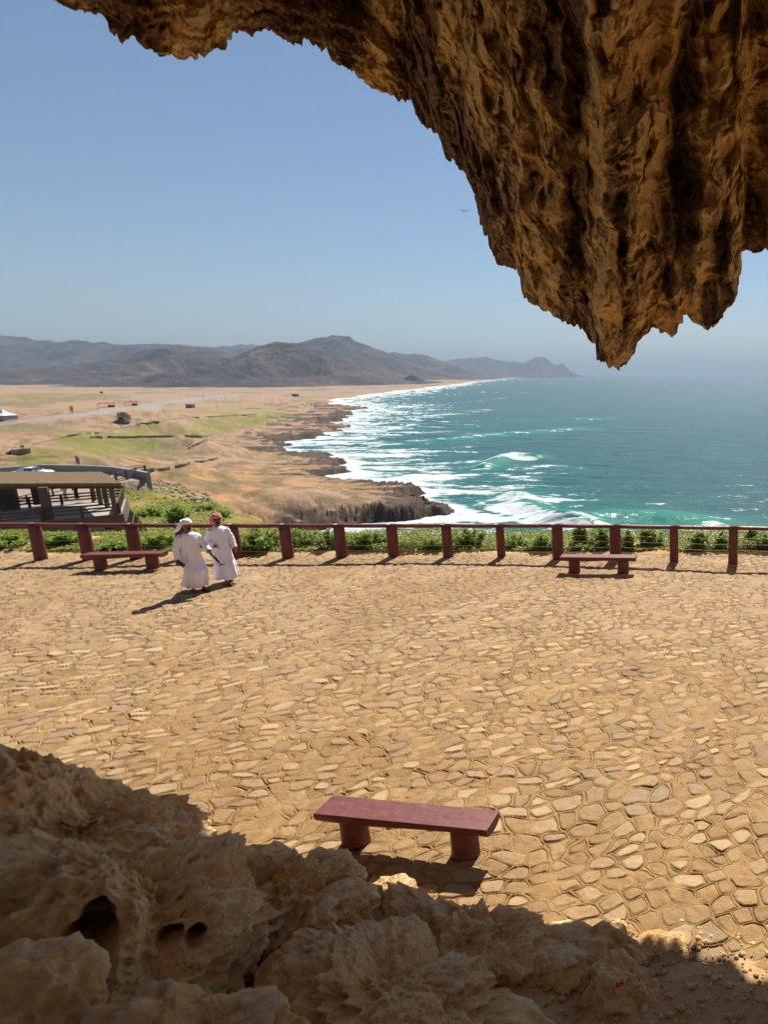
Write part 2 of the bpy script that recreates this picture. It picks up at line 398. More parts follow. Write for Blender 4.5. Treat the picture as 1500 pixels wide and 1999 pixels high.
field([(70, 1060), (240, 955), (330, 952), (400, 975), (460, 1000), (500, 1040), (420, 1060), (200, 1100)], (.22, .23, .05), .9)
near_g = inpoly(X, Y, np.array([(-75, 50), (-50, 30), (-20, 26), (-25, 60), (-62, 95), (-86, 96), (-100, 80)]))
cov = mixc(cov, (.22, .23, .05), near_g*sstep(-.15, .2, n_b+.5*n_a)*.85)
field([(500, 1040), (440, 1040), (440, 1000), (500, 1015)], (.30, .25, .08), .6)
field([(240, 955), (300, 932), (400, 960), (360, 968)], (.30, .23, .17), .9)
# roads and tracks
road = gp([(-30, 832), (60, 822), (140, 812), (220, 800), (300, 789), (380, 780), (450, 772), (520, 769)]); rd = polydist(X, Y, road)
cov = mixc(cov, (.36, .32, .30), (1-sstep(.008*R, .015*R, rd)))
road2 = gp([(250, 772), (420, 770), (620, 766), (700, 762), (760, 757)]); rd = polydist(X, Y, road2)
cov = mixc(cov, (.30, .29, .30), (1-sstep(.012*R, .022*R, rd)))
plat = inpoly(X, Y, np.array([onz(*q, -9.3)[:2] for q in ((150, 1000), (185, 955), (215, 945), (289, 936), (287, 931), (262, 925), (160, 916), (82, 915), (0, 921), (-100, 929), (-300, 940), (-300, 1000))]))
cov = mixc(cov, (.42, .33, .27), plat*1.)
Z = np.where(plat, np.minimum(Z, -9.3)*0-9.3, Z)
# dark ledges by the water, wet at the foot
ns = fbm(P3(X*.018, Y*.08, 0), 5, 61, .65)
rk = (1-sstep(3+R*.035, 4+R*.05, D+ns*R*.085))*(R > 60)*(1-sstep(900, 1150, R))
rk = rk*np.where((R < 232) & (R > 100), 1-sstep(SEA+4.2, SEA+6.2, Z+2*n_b), 1.)
cov = mixc(cov, (.10, .075, .06), np.clip(rk, 0, 1)*.95)
cov = mixc(cov, (.045, .035, .03), sstep(-.1, .3, n_b+.3*ns)*np.clip(rk, 0, 1)*.75)
t = NT('land', .95, .1); n1 = t.noise(.35, 8, None, .7); n2 = t.noise(3, 5, None, .7)
col = t.mix(1., t.attr('cover', True), t.ramp(n1, [(.25, .72), (.75, 1.22)]), 'MULTIPLY')
M_LAND = t.done(col, t.bump(n1, .7, 1.2, t.bump(n2, .5, .15)))
terrain = npmesh('terrain', P3(X, Y, Z), gridF(*X.shape), M_LAND, attrs={'cover': (cov*np.array([.84, .82, .82])).reshape(-1, 3)})
tag(terrain, kind='structure')

# ------------------------------------------------------------------ sea
th = np.concatenate([np.linspace(-75, -34, 60, endpoint=False), np.linspace(-34, 9, 1050, endpoint=False), np.linspace(9, 75, 90)])
inv = np.concatenate([np.linspace(1/30, 1/140, 40, endpoint=False), np.linspace(1/140, 1/6000, 640, endpoint=False), np.geomspace(1/6000, 1/60000, 24)])
R, T = np.meshgrid(1/inv, np.radians(th), indexing='ij'); X = R*np.sin(T); Y = R*np.cos(T)
far = X*0
D = -coast_d(np.where(R > 9000, 0, X), np.where(R > 9000, 9000, Y)); D = np.where(R > 9000, 9000, D)
def seaP(l): return np.array([onz(px, py, SEA)[:2] for px, py in l])
wx = fbm(P3(X*.008, Y*.012, 0), 3, 71)
ph = (Y*.22+X*.04+wx*5.5+fbm(P3(X*.03, Y*.03, 0), 2, 72)*1.2)
env = sstep(-.3, .5, fbm(P3(X*.006, Y*.015, 4), 3, 73))
fade = 1-sstep(500, 2500, R)
swell = (np.power(.5+.5*np.sin(ph), 2.2)-.35)*(1.0-.72*sstep(-.42, -.25, X/R))*env
H = swell*fade+fbm(P3(X*.06, Y*.16, 0), 4, 74)*.32*(1-sstep(300, 1500, R))+fbm(P3(X*.25, Y*.6, 0), 3, 75)*.12*(1-sstep(120, 450, R))
H = H*sstep(-5, 40, D)
# foam
web = ridged(P3(X*.09, Y*.22, 1), 5, 81, .6); streak = fbm(P3(X*.010, Y*.045, 1), 5, 82, .6); pat = fbm(P3(X*.03, Y*.09, 2), 5, 83, .65)
CF = 1-sstep(0, 1, (D+streak*60)/np.clip(60+R*.14, 60, 190))
F = CF*1.05
BR = [([(1008, 968), (1030, 985), (1060, 1003), (1100, 1020), (1160, 1030)], 7, 2.0, 1.1), ([(945, 914), (965, 905), (985, 893), (1015, 890), (1050, 893)], 6, 1.9, .95),
      ([(870, 860), (930, 852), (1000, 848), (1060, 843), (1130, 838)], 11, 1.2, .8), ([(1020, 822), (1100, 819), (1180, 817)], 9, 1., .55), ([(1120, 1018), (1200, 1008), (1290, 1010), (1390, 1028)], 10, 1.8, .75),
      ([(1160, 1045), (1260, 1040), (1400, 1045), (1520, 1050)], 14, .8, .95), ([(760, 835), (860, 812), (960, 800)], 40, .4, .75), ([(900, 770), (960, 765), (1060, 766)], 30, .5, .7),
      ([(700, 778), (800, 767), (900, 755)], 40, .3, .9), ([(1020, 748), (1060, 747), (1090, 748)], 45, .5, .8), ([(800, 885), (880, 880), (930, 870)], 14, .5, .6), ([(850, 790), (950, 783), (1010, 776)], 22, .4, .7), ([(960, 745), (1020, 741), (1110, 740)], 160, .5, .8)]
green = np.zeros(X.shape)
for pl, wdt, amp, inten in BR:
    pw = seaP(pl); dd = polydist(X, Y+streak*wdt*.6, pw)
    H = H+np.exp(-(dd/(wdt*.7))**2)*amp*(R < 1500)
    pf = pw.copy(); pf[:, 1] -= wdt*.7; pf[:, 0] -= wdt*.4; dd2 = polydist(X, Y+streak*wdt, pf)
    F = np.maximum(F, inten*np.exp(-(dd2/(wdt*1.0))**2))
    green = np.maximum(green, np.exp(-(dd/(wdt*1.3))**2)*(amp > .9))
caps = sstep(.40, .62, noise(P3(X*.02, Y*.07, 9), 91)+.4*pat)*.16*(R > 150)*(1-sstep(-.42, -.28, X/R))
F = np.maximum(F, caps)
foam = np.clip((F*1.55-1.0+(web-.5)*1.0+pat*.9+streak*.25)*1.15, 0, 1)*sstep(.14, .34, F)
foam = np.maximum(foam, (1-sstep(1, 7+6*np.abs(pat)+R*.006, D))*.9*(R > 60))
spray = foam*(1-sstep(200, 900, R))
H = H+spray*(web-.3)*.5
t = NT('sea_water', .25, .13); fo = t.attr('foam'); gr = t.attr('shoal')
geo = t.n('NewGeometry').outputs[0]
mp = t.n('Mapping', Vector=geo, Scale=(.55, 1.3, 1)).outputs[0]
w1 = t.noise(.35, 8, mp, .68, .3); w2 = t.noise(.06, 5, mp, .6, .2)
water = t.mix(t.ramp(w2, [(.35, 0), (.65, 1)]), (.001, .046, .046), (.002, .076, .070))
water = t.mix(gr, water, (.012, .17, .12))
fn = t.noise(.45, 9, mp, .78, .6)
water = t.mix(t.math('MULTIPLY', fo, .7), water, (.035, .16, .155))
fm = t.ramp(t.math('ADD', fo, t.math('MULTIPLY', t.math('SUBTRACT', fn, .5), 2.0)), [(.38, 0), (.62, .65), (.95, .95)])
fm = t.math('MULTIPLY', fm, t.ramp(fo, [(.02, 0), (.12, 1)]))
col = t.mix(fm, water, (.56, .61, .63))
M_SEA = t.done(col, t.bump(w1, .35, .45, t.bump(w2, .3, 2.)), t.mix(fm, (.25,)*3, (.8,)*3))
green = np.clip(green+.35*CF+np.clip(swell, 0, 1)*.25*fade, 0, 1)
sea = npmesh('sea', P3(X, Y, SEA+H), gridF(*X.shape), M_SEA, attrs={'foam': foam.ravel(), 'shoal': green.ravel()})
tag(sea, kind='structure')

# ------------------------------------------------------------------ mountains
t = NT('mountain', .95, .1); n1 = t.noise(.006, 9, None, .65, .4); n2 = t.noise(.03, 7, None, .7)
col = t.ramp(n1, [(.3, (.040, .034, .048)), (.5, (.068, .055, .064)), (.66, (.14, .105, .09))])  # bluish purple of distant haze is worked into the rock colours
col = t.mix(t.ramp(n2, [(.5, 0), (.7, .5)]), col, (.16, .15, .07))
M_MOUNT = t.done(col, t.bump(n1, .8, 60, t.bump(n2, .8, 10)))
def mountain(prof, Y, depth, seed, rough=1.):
    prof = np.array(prof, float); xs = np.linspace(prof[0, 0], prof[-1, 0], int(max(80, (prof[-1, 0]-prof[0, 0])*1.1))); ys = np.interp(xs, prof[:, 0], prof[:, 1])
    top = np.array([at(a, b, Y) for a, b in zip(xs, ys)])
    s = np.concatenate([np.linspace(-1, 0, 90), np.linspace(0, 1, 14)[1:]]); Sg, XX = np.meshgrid(s, top[:, 0], indexing='ij'); ZZ = np.broadcast_to(top[:, 2], XX.shape)
    hgt = ZZ-(SEA-4)
    wv_ = noise(P3(XX/(depth*.9), 0*XX, seed), seed)
    YY = Y+Sg*depth+wv_*depth*.35*(np.abs(Sg))
    q = P3(XX/(depth*.24)+noise(P3(XX/depth, YY/depth, 0), seed+3)*.8, YY/(depth*.75), seed)
    er = ridged(q, 6, seed, .55)
    prof_s = np.power(np.clip(1-np.abs(Sg), 0, 1), 1.15)
    zz = SEA-4+hgt*np.clip(prof_s*(1-.38*rough*(1-er)*sstep(0, .25, np.abs(Sg))*1.9)-.03*np.abs(Sg), 0, 1)
    zz = zz+fbm(P3(XX/(depth*.06), YY/(depth*.06), seed), 4, seed+9)*hgt*.05*sstep(0, .08, 1-np.abs(Sg))
    o = npmesh('mountain', P3(XX, YY, zz), gridF(*XX.shape), M_MOUNT); tag(o, kind='structure'); return o
mountain([(-350, 690), (-200, 650), (-60, 648), (0, 654), (60, 661), (110, 668), (150, 664), (190, 669), (250, 673), (320, 671), (420, 678), (560, 735)], 4600, 1500, 101, 1.1)
mountain([(380, 690), (430, 676), (480, 672), (540, 674), (600, 700), (660, 740)], 6000, 1500, 107)
mountain([(540, 700), (570, 676), (600, 664), (640, 658), (664, 653), (682, 656), (692, 666), (720, 676), (760, 690), (800, 706), (850, 722), (900, 738), (930, 744)], 4300, 1300, 102)
mountain([(700, 710), (740, 690), (775, 687), (800, 692), (830, 692), (850, 700), (890, 714), (930, 730), (960, 742)], 5600, 1300, 103)
mountain([(840, 712), (880, 702), (950, 697), (975, 704), (1000, 706), (1025, 708), (1040, 700), (1052, 696), (1066, 698), (1078, 709), (1090, 713), (1098, 709), (1108, 718), (1116, 728), (1120, 736)], 8900, 1600, 104, .7)
mountain([(60, 757), (110, 745), (150, 728), (200, 706), (260, 690), (300, 680), (330, 674), (370, 678), (420, 684), (460, 700), (520, 735), (600, 755)], 3000, 1100, 105)
mountain([(300, 757), (350, 742), (400, 722), (430, 706), (460, 694), (490, 684), (520, 672), (545, 667), (575, 670), (610, 677), (650, 692), (700, 715), (760, 738), (820, 748)], 2500, 850, 106)
mountain([(772, 748), (790, 738), (805, 731), (818, 737), (836, 747)], 2700, 130, 108)
mountain([(-250, 740), (-60, 735), (0, 742), (60, 748), (130, 757)], 2300, 500, 109)

# ------------------------------------------------------------------ plaza paving
def cells(X, Y, s):
    """jittered brick rows: distance to the nearest joint, stone id, offset from the stone centre"""
    v = Y; r0 = np.floor(v); d1 = np.full(X.shape, 9.); d2 = np.full(X.shape, 9.); cid = np.zeros(X.shape, np.int64); ox = np.zeros(X.shape); oy = np.zeros(X.shape)
    for dy in (-1, 0, 1, 2, -2):
        rr = (r0+dy).astype(np.int64); off = (_h(rr, rr*0+7, rr*0, s) & 1023)/1023.
        wrow = .8+.5*((_h(rr, rr*0+9, rr*0, s) & 1023)/1023.)
        u = X*wrow+off; u0 = np.floor(u).astype(np.int64)
        for dx in (-1, 0, 1):
            ci = u0+dx; h = _h(ci, rr, rr*0+3, s)
            px = ci+.5+((h & 1023)/1023.-.5)*.62; py = rr+.5+(((h >> 10) & 1023)/1023.-.5)*.62
            sz = 1-.30*((h >> 20) & 1023)/1023.
            ax = (u-px)/wrow; ay = (v-py)
            d = (np.abs(ax)**2.7+np.abs(ay*1.05)**2.7)**(1/2.7)*sz
            near = d < d1; d2 = np.where(near, d1, np.minimum(d2, d)); cid = np.where(near, h, cid); ox = np.where(near, ax, ox); oy = np.where(near, ay, oy); d1 = np.where(near, d, d1)
    return d1, d2-d1, cid, ox, oy
tv = np.concatenate([np.linspace(-3.2, -1.30, 60, endpoint=False), np.linspace(-1.30, .16, 1500, endpoint=False), np.linspace(.16, 2.6, 60)])
yv = 1/np.linspace(1/4.1, 1/19.6, 1250)
YY, TT = np.meshgrid(yv, tv, indexing='ij'); XX = YY*TT
wx_ = .30*fbm(P3(XX*.35, YY*.35, 0), 3, 401)+.07*noise(P3(XX*1.9, YY*1.9, 0), 402)+.02*noise(P3(XX*6, YY*6, 0), 412); wy_ = .30*fbm(P3(XX*.35, YY*.35, 9), 3, 403)+.07*noise(P3(XX*1.9, YY*1.9, 9), 404)+.02*noise(P3(XX*6, YY*6, 9), 413)
ca, sa = math.cos(rad(17)), math.sin(rad(17)); U1 = ((XX+wx_)*ca+(YY+wy_)*sa)/.275; V1 = (-(XX+wx_)*sa+(YY+wy_)*ca)/.215
d1, e1, ida, ox, oy = cells(U1, V1, 411)
big_ = fbm(P3(XX*.22, YY*.22, 0), 4, 405); md = fbm(P3(XX*1.4, YY*1.4, 0), 4, 406); fn_ = fbm(P3(XX*7, YY*7, 0), 3, 407)
c1 = (ida & 1023)/1023.; c2 = ((ida >> 7) & 1023)/1023.; c3 = ((ida >> 14) & 1023)/1023.; c4 = ((ida >> 3) & 1023)/1023.
thr = .07+.16*c3**1.5+.05*md
isl = sstep(0, .07, e1-thr+.05*fn_)
tilt = ox*(c1-.5)*.10+oy*(c2-.5)*.10
rim = sstep(0, .16, e1-thr+.05*fn_)
rm = sstep(-.25, .25, fbm(P3(XX*1.1, YY*1.1, 5), 3, 408)); ridge = (1-sstep(.0, .075, e1+.03*fn_))*rm
crk = np.exp(-((e1-.095)/(.030+.035*sstep(8, 14, YY)))**2)*sstep(-.3, .12-.1*sstep(8, 14, YY), fbm(P3(XX*1.7, YY*1.7, 8), 3, 409))
sandy = np.clip(.14+.5*(1-sstep(5.2, 8.2, YY+1.2*md))+.35*big_+.25*md, 0, .95)
amp_ = 1-.55*sandy
ZZ = isl*amp_*(.003+.009*c4)+tilt*isl*amp_*.65+rim*.004+ridge*.014*(.4+.6*amp_)-crk*.010+md*.012+fn_*.0035+.02*fbm(P3(XX*.6, YY*.6, 0), 2, 5)
ZZ = ZZ*sstep(0, .6, 19.3-YY)-.25*sstep(18.9, 19.6, YY)-.008
def C3(c): return np.array(c)[None, None]
tone = C3((.30, .205, .11))*(1-c1[..., None])+C3((.54, .42, .275))*c1[..., None]
tone = np.where((c4 > .84)[..., None], C3((.37, .29, .21)), tone); far_ = sstep(9, 15, YY+2*big_)[..., None]
tone = tone*(1-.35*far_)+C3((.43, .335, .255))*.35*far_
snd = C3((.40, .265, .125))*(1-far_*.5)+C3((.44, .33, .22))*far_*.5
snd = snd*(1+.20*fn_[..., None]+.18*md[..., None])
dust = np.clip(sandy*.9+(c2-.5)*.9+.3*fn_, .05, 1)[..., None]
tone = tone*(1-dust)+snd*dust*1.02
pale = (isl*sstep(.02, .07, e1-thr-.05+.05*fn_)*((c3 > .35) & (c2 < .16)))[..., None]
tone = tone*(1-pale*.75)+C3((.55, .44, .29))*pale*.75
tone = snd*(1-isl[..., None])+tone*isl[..., None]
tone = tone*(1-.30*ridge[..., None])+C3((.50, .36, .20))*.30*ridge[..., None]
tone = tone*(1-.80*crk[..., None])+C3((.13, .075, .03))*.80*crk[..., None]
stn_ = sstep(.15, .5, big_-.2*md)[..., None]*.3; tone = tone*(1-stn_)+C3((.27, .165, .075))*stn_
tag(npmesh('plaza_paving', P3(XX, YY, ZZ), gridF(*XX.shape, flip=True), M_PAVE, attrs={'tone': np.clip(tone*np.array([.82, .75, .65]), .02, .8).reshape(-1, 3)}), kind='structure')
xs = np.linspace(-60, 40, 101); ys = np.linspace(-2, 19.4, 40)
XX, YY = np.meshgrid(xs, ys, indexing='ij'); tag(npmesh('plaza_ground', P3(XX, YY, XX*0-.075), gridF(*XX.shape, flip=True), simple('packed_sand', (.42, .29, .15), .9, .15, 1.)), kind='structure')
# bank beyond the fence
xs = np.linspace(-60, 40, 700); ys = np.linspace(18.55, 24, 60)
XX, YY = np.meshgrid(xs, ys, indexing='ij'); ZZ = .03+.10*fbm(P3(XX*.8, YY*.8, 0), 4, 15)*sstep(18.6, 19.3, YY)-.06*(1-sstep(18.55, 18.8, YY+.25*noise(P3(XX*1.2, 0, 0), 4)))-1.6*sstep(20.4, 23.5, YY+.8*noise(P3(XX*.3, 0, 0), 6))-1.5*sstep(22, 24, YY)
tag(npmesh('bank_soil', P3(XX, YY, ZZ), gridF(*XX.shape, flip=True), M_DIRT), kind='structure')
# cave floor
xs = np.linspace(-16, 14, 460); ys = np.linspace(-16, 6.3, 400)
XX, YY = np.meshgrid(xs, ys, indexing='ij')
edge = 5.15+.5*fbm(P3(XX*.5, 0*XX, 0), 3, 16)-.10*np.abs(XX+1)*(XX < -1)
cfz = -.04+.075*sstep(-.35, .9, edge-YY)+np.clip(3.7-YY, 0, 3.7)**1.15*.72*(1-.25*sstep(1, 4, XX))+.06*fbm(P3(XX*1.5, YY*1.5, 0), 5, 17)*sstep(-.2, .8, edge-YY)
cfz = np.minimum(cfz, 3.45)
tag(npmesh('cave_floor', P3(XX, YY, cfz), gridF(*XX.shape, flip=True), M_DIRT), kind='structure')

# ------------------------------------------------------------------ rock roof of the cave
SIL = [(-2600, -900), (-1600, -600), (-1000, -420), (-400, -260), (0, -60), (90, 2), (150, 22), (200, 36), (212, 58), (235, 78), (270, 80), (285, 98), (320, 106), (345, 108), (375, 117), (405, 114), (412, 98), (440, 86), (455, 70), (480, 62), (498, 68), (520, 58), (530, 58),
       (550, 74), (572, 84), (610, 84), (640, 96), (660, 128), (690, 142), (715, 160), (740, 178), (780, 195), (808, 200), (820, 234), (850, 262), (870, 300), (893, 322), (915, 352), (925, 385), (932, 430), (950, 462), (962, 492), (978, 512), (1008, 528), (1022, 548), (1024, 578), (1040, 598), (1070, 612), (1100, 632),
       (1128, 636), (1140, 652), (1162, 680), (1164, 700), (1185, 711), (1215, 710), (1240, 690), (1258, 660), (1272, 642), (1285, 645), (1305, 655), (1316, 658), (1322, 645), (1334, 628), (1345, 612), (1352, 628), (1375, 636), (1402, 632), (1414, 612), (1432, 596), (1440, 560), (1447, 505), (1452, 492), (1500, 489), (1600, 470), (1800, 400), (2300, 200)]
dirs = np.array([ray(a, b) for a, b in SIL]); SA = np.degrees(np.arctan2(dirs[:, 0], dirs[:, 1])); SE = np.degrees(np.arctan2(dirs[:, 2], np.hypot(dirs[:, 0], dirs[:, 1])))
SAm = np.maximum.accumulate(SA+np.arange(len(SA))*1e-4)
th = np.concatenate([np.linspace(-180, -52, 110, endpoint=False), np.linspace(-52, 9, 1150, endpoint=False), np.linspace(9, 180, 130, endpoint=False)])
SAm = np.concatenate([[-180, -150, -110], SAm, [85, 115, 140, 160, 180]]); SEm = np.concatenate([[42, 42, 40], SE, [12, -50, -50, 30, 42]])  # unseen back edge raised so sky light comes in from behind
phs = np.interp(th, SAm, SEm)
inview = (th > -52) & (th < 9)
phs = phs+np.where(inview, .30*fbm(P3(th*2.2, 0*th, 0), 5, 120, .6), 0)
e0 = np.concatenate([np.linspace(0, 1, 520, endpoint=False)*.0+np.linspace(0, 1, 520, endpoint=False), [1.0]])
rows = []
topv = np.maximum(31., phs+6)
for q in e0: rows.append(phs+(topv-phs)*q)
for q in np.linspace(0, 1, 50)[1:]: rows.append(topv+(np.maximum(50., topv+3)-topv)*q)  # roof stops here; the unseen gap overhead is made up to admit sky light
PH = np.array(rows); TH = np.broadcast_to(th, PH.shape); tr = np.radians(TH); pr = np.radians(PH)
ps = np.radians(phs)
C0 = 5.05-.35*sstep(3, 8, th); ts = math.tan(SUN_EL)
den = np.cos(np.radians(th)-SUN_AZ)-np.tan(np.clip(ps, -1, 1))/ts
rh = np.where(den > .3, (C0+EYE[2]/ts)/np.maximum(den, .3), 40)
cap = np.interp(th, [-180, -110, -75, -50, -20, 0, 12, 30, 60, 180], [6.5, 8, 11, 16, 17, 17, 17, 12, 8, 6.5]); rh = np.minimum(rh, cap)
k = 9; rh = np.convolve(np.concatenate([rh[-k:], rh, rh[:k]]), np.ones(2*k+1)/(2*k+1), 'valid')
Rl = rh/np.cos(np.clip(ps, -.95, .95))
Rl = np.clip(Rl, 5, 22)
sg = np.clip((PH-phs)/(90-phs), 0, 1)
wgt = sstep(0, 1, sg**.62*1.0)
RR = Rl*(1-wgt)+5.2*wgt
# folds and draperies that run from the lip up into the roof
lam = TH*.16+(PH-phs)*.05*np.clip((-TH-8)/20, -.2, 1)*(-1)
fold = ridged(P3(lam*1.6, sg*3.5, 0), 3, 131, .45)
stain = fbm(P3(lam*2.0+.6*noise(P3(TH*.1, PH*.12, 0), 3), sg*4+.3, 7), 4, 133, .5)
D3 = P3(np.sin(tr)*np.cos(pr), np.cos(tr)*np.cos(pr), np.sin(pr))
B = EYE+D3*RR[..., None]
big = fbm(B*.28, 3, 141); med = ridged(B*np.array([.9, .9, .85]), 5, 142, .55); nod = worley(B*2.3+.5*noise(B*1.7, 5)[..., None], 147); sm = ridged(B*3.2+fbm(B*1.1, 2, 9)[..., None]*1.2, 4, 143, .6); pits = worley(B*1.5+.4*noise(B*2, 3)[..., None], 144); pit2 = worley(B*np.array([5., 5, 4]), 145)
soft = sstep(0, .05, sg)
dR = soft*(big*1.0-(fold-.6)*1.0)-(med-.6)*.95*(.25+.75*soft)+np.clip(.5-pits, 0, 1)*1.0*(.4+.6*soft)-(sm-.6)*.20-(pit2**1.4-.3)*.12-np.clip(.55-nod, -.2, 1)*.38*sstep(-.3, .2, noise(B*.7, 148))-(worley(B*np.array([9., 9, 7]), 146)**1.3-.3)*.055
V = EYE+D3*(RR+dR)[..., None]
wob = np.stack([noise(B*2.2, 151), noise(B*2.2, 152), noise(B*2.2, 153)], -1)*.10+np.stack([noise(B*7, 154), noise(B*7, 155), noise(B*7, 156)], -1)*.05+np.stack([noise(B*17, 157), noise(B*17, 158), noise(B*17, 159)], -1)*.012
V = V+wob
# keep every point behind the sun's plane so that the plaza stays sunlit
cc = V[..., 0]*math.sin(SUN_AZ)+V[..., 1]*math.cos(SUN_AZ)-V[..., 2]/ts
for _ in range(3):
    cc = V[..., 0]*math.sin(SUN_AZ)+V[..., 1]*math.cos(SUN_AZ)-V[..., 2]/ts
    V = V-D3*(np.clip(cc-(C0+.1), 0, 50)*((TH > -45) & (TH < 30)))[..., None]
# outer face
lip = V[0]; outw = P3(np.sin(np.radians(th)), np.cos(np.radians(th)), 0*th); outer = []
for k, (dz_, do_) in enumerate([(.25, .25), (.8, .4), (1.8, .55), (3.5, .6), (6, .7), (10, .6), (16, .2)]):
    q = lip+outw*do_; q = q.copy(); q[:, 2] = q[:, 2]+dz_; q = q+np.stack([noise(q*.6, 3), noise(q*.6, 4), noise(q*.6, 5)*.3], -1)*min(.5, dz_*.3); outer.append(q)
it = V[-1]; ot = outer[5]; rim = []
for q_, dz_ in ((0, 0), (.12, 1.2), (.3, 2.), (.5, 2.4), (.7, 2.2), (.88, 1.5), (.97, .6)):
    q = ot*(1-q_)+it*q_; q = q.copy(); q[:, 2] += dz_; rim.append(q+np.stack([noise(q*.5, 3), noise(q*.5, 4), noise(q*.5, 5)], -1)*.4*min(1, 4*q_*(1-q_)))
top_rows = rim[::-1][:-1]+outer[:6][::-1]
VV = np.concatenate([V[-1:], np.array(top_rows), V], 0); NT_ = len(top_rows)+1
stn = np.clip(.50+stain*.62+(fold-.6)*-.35+.16*(1-sstep(0, .14, sg)), 0, 1.2)
stv = np.concatenate([np.zeros((NT_, len(th))), stn], 0)
roof = npmesh('overhanging_rock', VV, gridF(VV.shape[0], VV.shape[1], wrap=True), M_ROOF, attrs={'stain': stv.ravel()})
tag(roof, 'huge ochre and dark brown pitted rock ceiling hanging over the plaza and sea view', 'rock overhang')

# ------------------------------------------------------------------ boulders
def cube_sphere(n):
    g = np.tan(np.linspace(-1, 1, n)*math.pi/4); A, Bq = np.meshgrid(g, g, indexing='ij'); O = np.ones_like(A); V = []; F = []; k = 0
    for a in (P3(O, A, Bq), P3(-O, Bq, A), P3(Bq, O, A), P3(A, -O, Bq), P3(A, Bq, O), P3(Bq, A, -O)):
        V.append(a.reshape(-1, 3)); F.append(gridF(n, n)+k); k += n*n
    V = np.concatenate(V); V /= np.linalg.norm(V, axis=1)[:, None]
    key = np.round(V*1e5).astype(np.int64); _, idx, invx = np.unique(key, axis=0, return_index=True, return_inverse=True); invx = invx.ravel()
    return V[idx], invx[np.concatenate(F)]
CS = {n: cube_sphere(n) for n in (24, 60, 190)}
def boulder(lobes, label, seed, n=190, amp=1., pits=(), name='boulder', group='pitted limestone boulders at the cave mouth', mt=None, flat=0):
    """lobes: (px, py, z, rx, ry, rz, rot) ellipsoids whose union makes the boulder"""
    L = []
    for px, py, z, rx, ry, rz, rot in lobes:
        c = onz(px, py, z); L.append((c, (rx, ry, rz), rad(rot)))
    C = np.mean([l[0] for l in L], 0); U, F = CS[n]
    best = np.full((len(L), len(U)), 0.)
    for k, (c, r, ro) in enumerate(L):
        cr, sr = math.cos(ro), math.sin(ro); Rm = np.array([[cr, sr, 0], [-sr, cr, 0], [0, 0, 1]])
        o = (Rm @ (C-c))/r; d = (U @ Rm.T)/r; a = (d*d).sum(1); b = d @ o; cq = o @ o-1; disc = b*b-a*cq
        best[k] = np.where(disc > 0, (-b+np.sqrt(np.maximum(disc, 0)))/a, 0)
    best = np.clip(best, 0, None); kk = 10.
    rr = np.log(np.exp(best*kk).sum(0))/kk
    V = C+U*rr[:, None]; size = np.mean([l[1][0] for l in L]); q = V+seed*3.7
    wq = q+.12*np.stack([noise(q*3, 1), noise(q*3, 2), noise(q*3, 3)], -1)
    w1 = worley(wq*3.2, seed); w2 = worley(wq*8, seed+1)
    f1 = ridged(wq*1.5, 5, seed+2, .5); f2 = fbm(q*.9, 3, seed+3); f3 = ridged(q*7, 3, seed+5, .6)
    w3 = worley(wq*np.array([15, 15, 13]), seed+4); pm = sstep(-.25, .3, noise(q*1.3, seed+6)); dsp = .25*size*f2+(f1-.6)*.16*amp-np.clip(.5-w1, 0, 1)*.22*amp+(w2**1.5-.35)*.17*amp*(.35+.65*pm)+(w3**1.3-.35)*.075*amp*(.3+.7*pm)+(f3-.6)*.04*amp
    V = V+U*dsp[:, None]
    for px, py, prad, dep in pits:
        sx, sy, zc = project(V); hit = np.hypot(sx-px, sy-py); near = np.nonzero(hit < 14)[0]; i = near[np.argmin(zc[near])] if len(near) else np.argmin(hit)
        p0 = V[i].copy(); dist = np.linalg.norm((V-p0)*np.array([1, 1, 1.1])+.05*np.stack([noise(V*5, 7)]*3, -1), axis=1)
        dv = (p0-EYE)/np.linalg.norm(p0-EYE)+np.array([0, .2, .25])
        V = V+dv*(dep*(1-sstep(prad*.55, prad*1.15, dist)))[:, None]
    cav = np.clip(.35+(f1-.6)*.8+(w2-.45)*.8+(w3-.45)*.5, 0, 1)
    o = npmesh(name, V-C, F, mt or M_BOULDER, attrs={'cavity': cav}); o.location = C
    return tag(o, label, 'boulder' if name == 'boulder' else 'stone', group)
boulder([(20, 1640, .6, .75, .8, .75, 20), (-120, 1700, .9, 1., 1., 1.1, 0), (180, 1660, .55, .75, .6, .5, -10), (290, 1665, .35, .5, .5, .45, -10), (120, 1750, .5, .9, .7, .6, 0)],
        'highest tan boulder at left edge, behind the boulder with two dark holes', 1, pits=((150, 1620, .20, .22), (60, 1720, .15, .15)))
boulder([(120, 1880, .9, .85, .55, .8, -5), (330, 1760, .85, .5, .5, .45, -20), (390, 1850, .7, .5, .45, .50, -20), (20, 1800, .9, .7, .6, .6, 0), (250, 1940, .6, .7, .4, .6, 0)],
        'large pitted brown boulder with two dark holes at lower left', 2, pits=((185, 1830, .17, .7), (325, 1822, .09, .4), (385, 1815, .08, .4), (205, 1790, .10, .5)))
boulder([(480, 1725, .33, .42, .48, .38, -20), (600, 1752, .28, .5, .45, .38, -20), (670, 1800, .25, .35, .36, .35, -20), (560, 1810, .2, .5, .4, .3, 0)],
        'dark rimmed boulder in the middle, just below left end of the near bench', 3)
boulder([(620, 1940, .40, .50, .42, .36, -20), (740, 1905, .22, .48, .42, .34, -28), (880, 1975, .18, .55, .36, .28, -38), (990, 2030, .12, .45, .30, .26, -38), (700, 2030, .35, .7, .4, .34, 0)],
        'long ribbed tan boulder at bottom centre of the photo', 4)
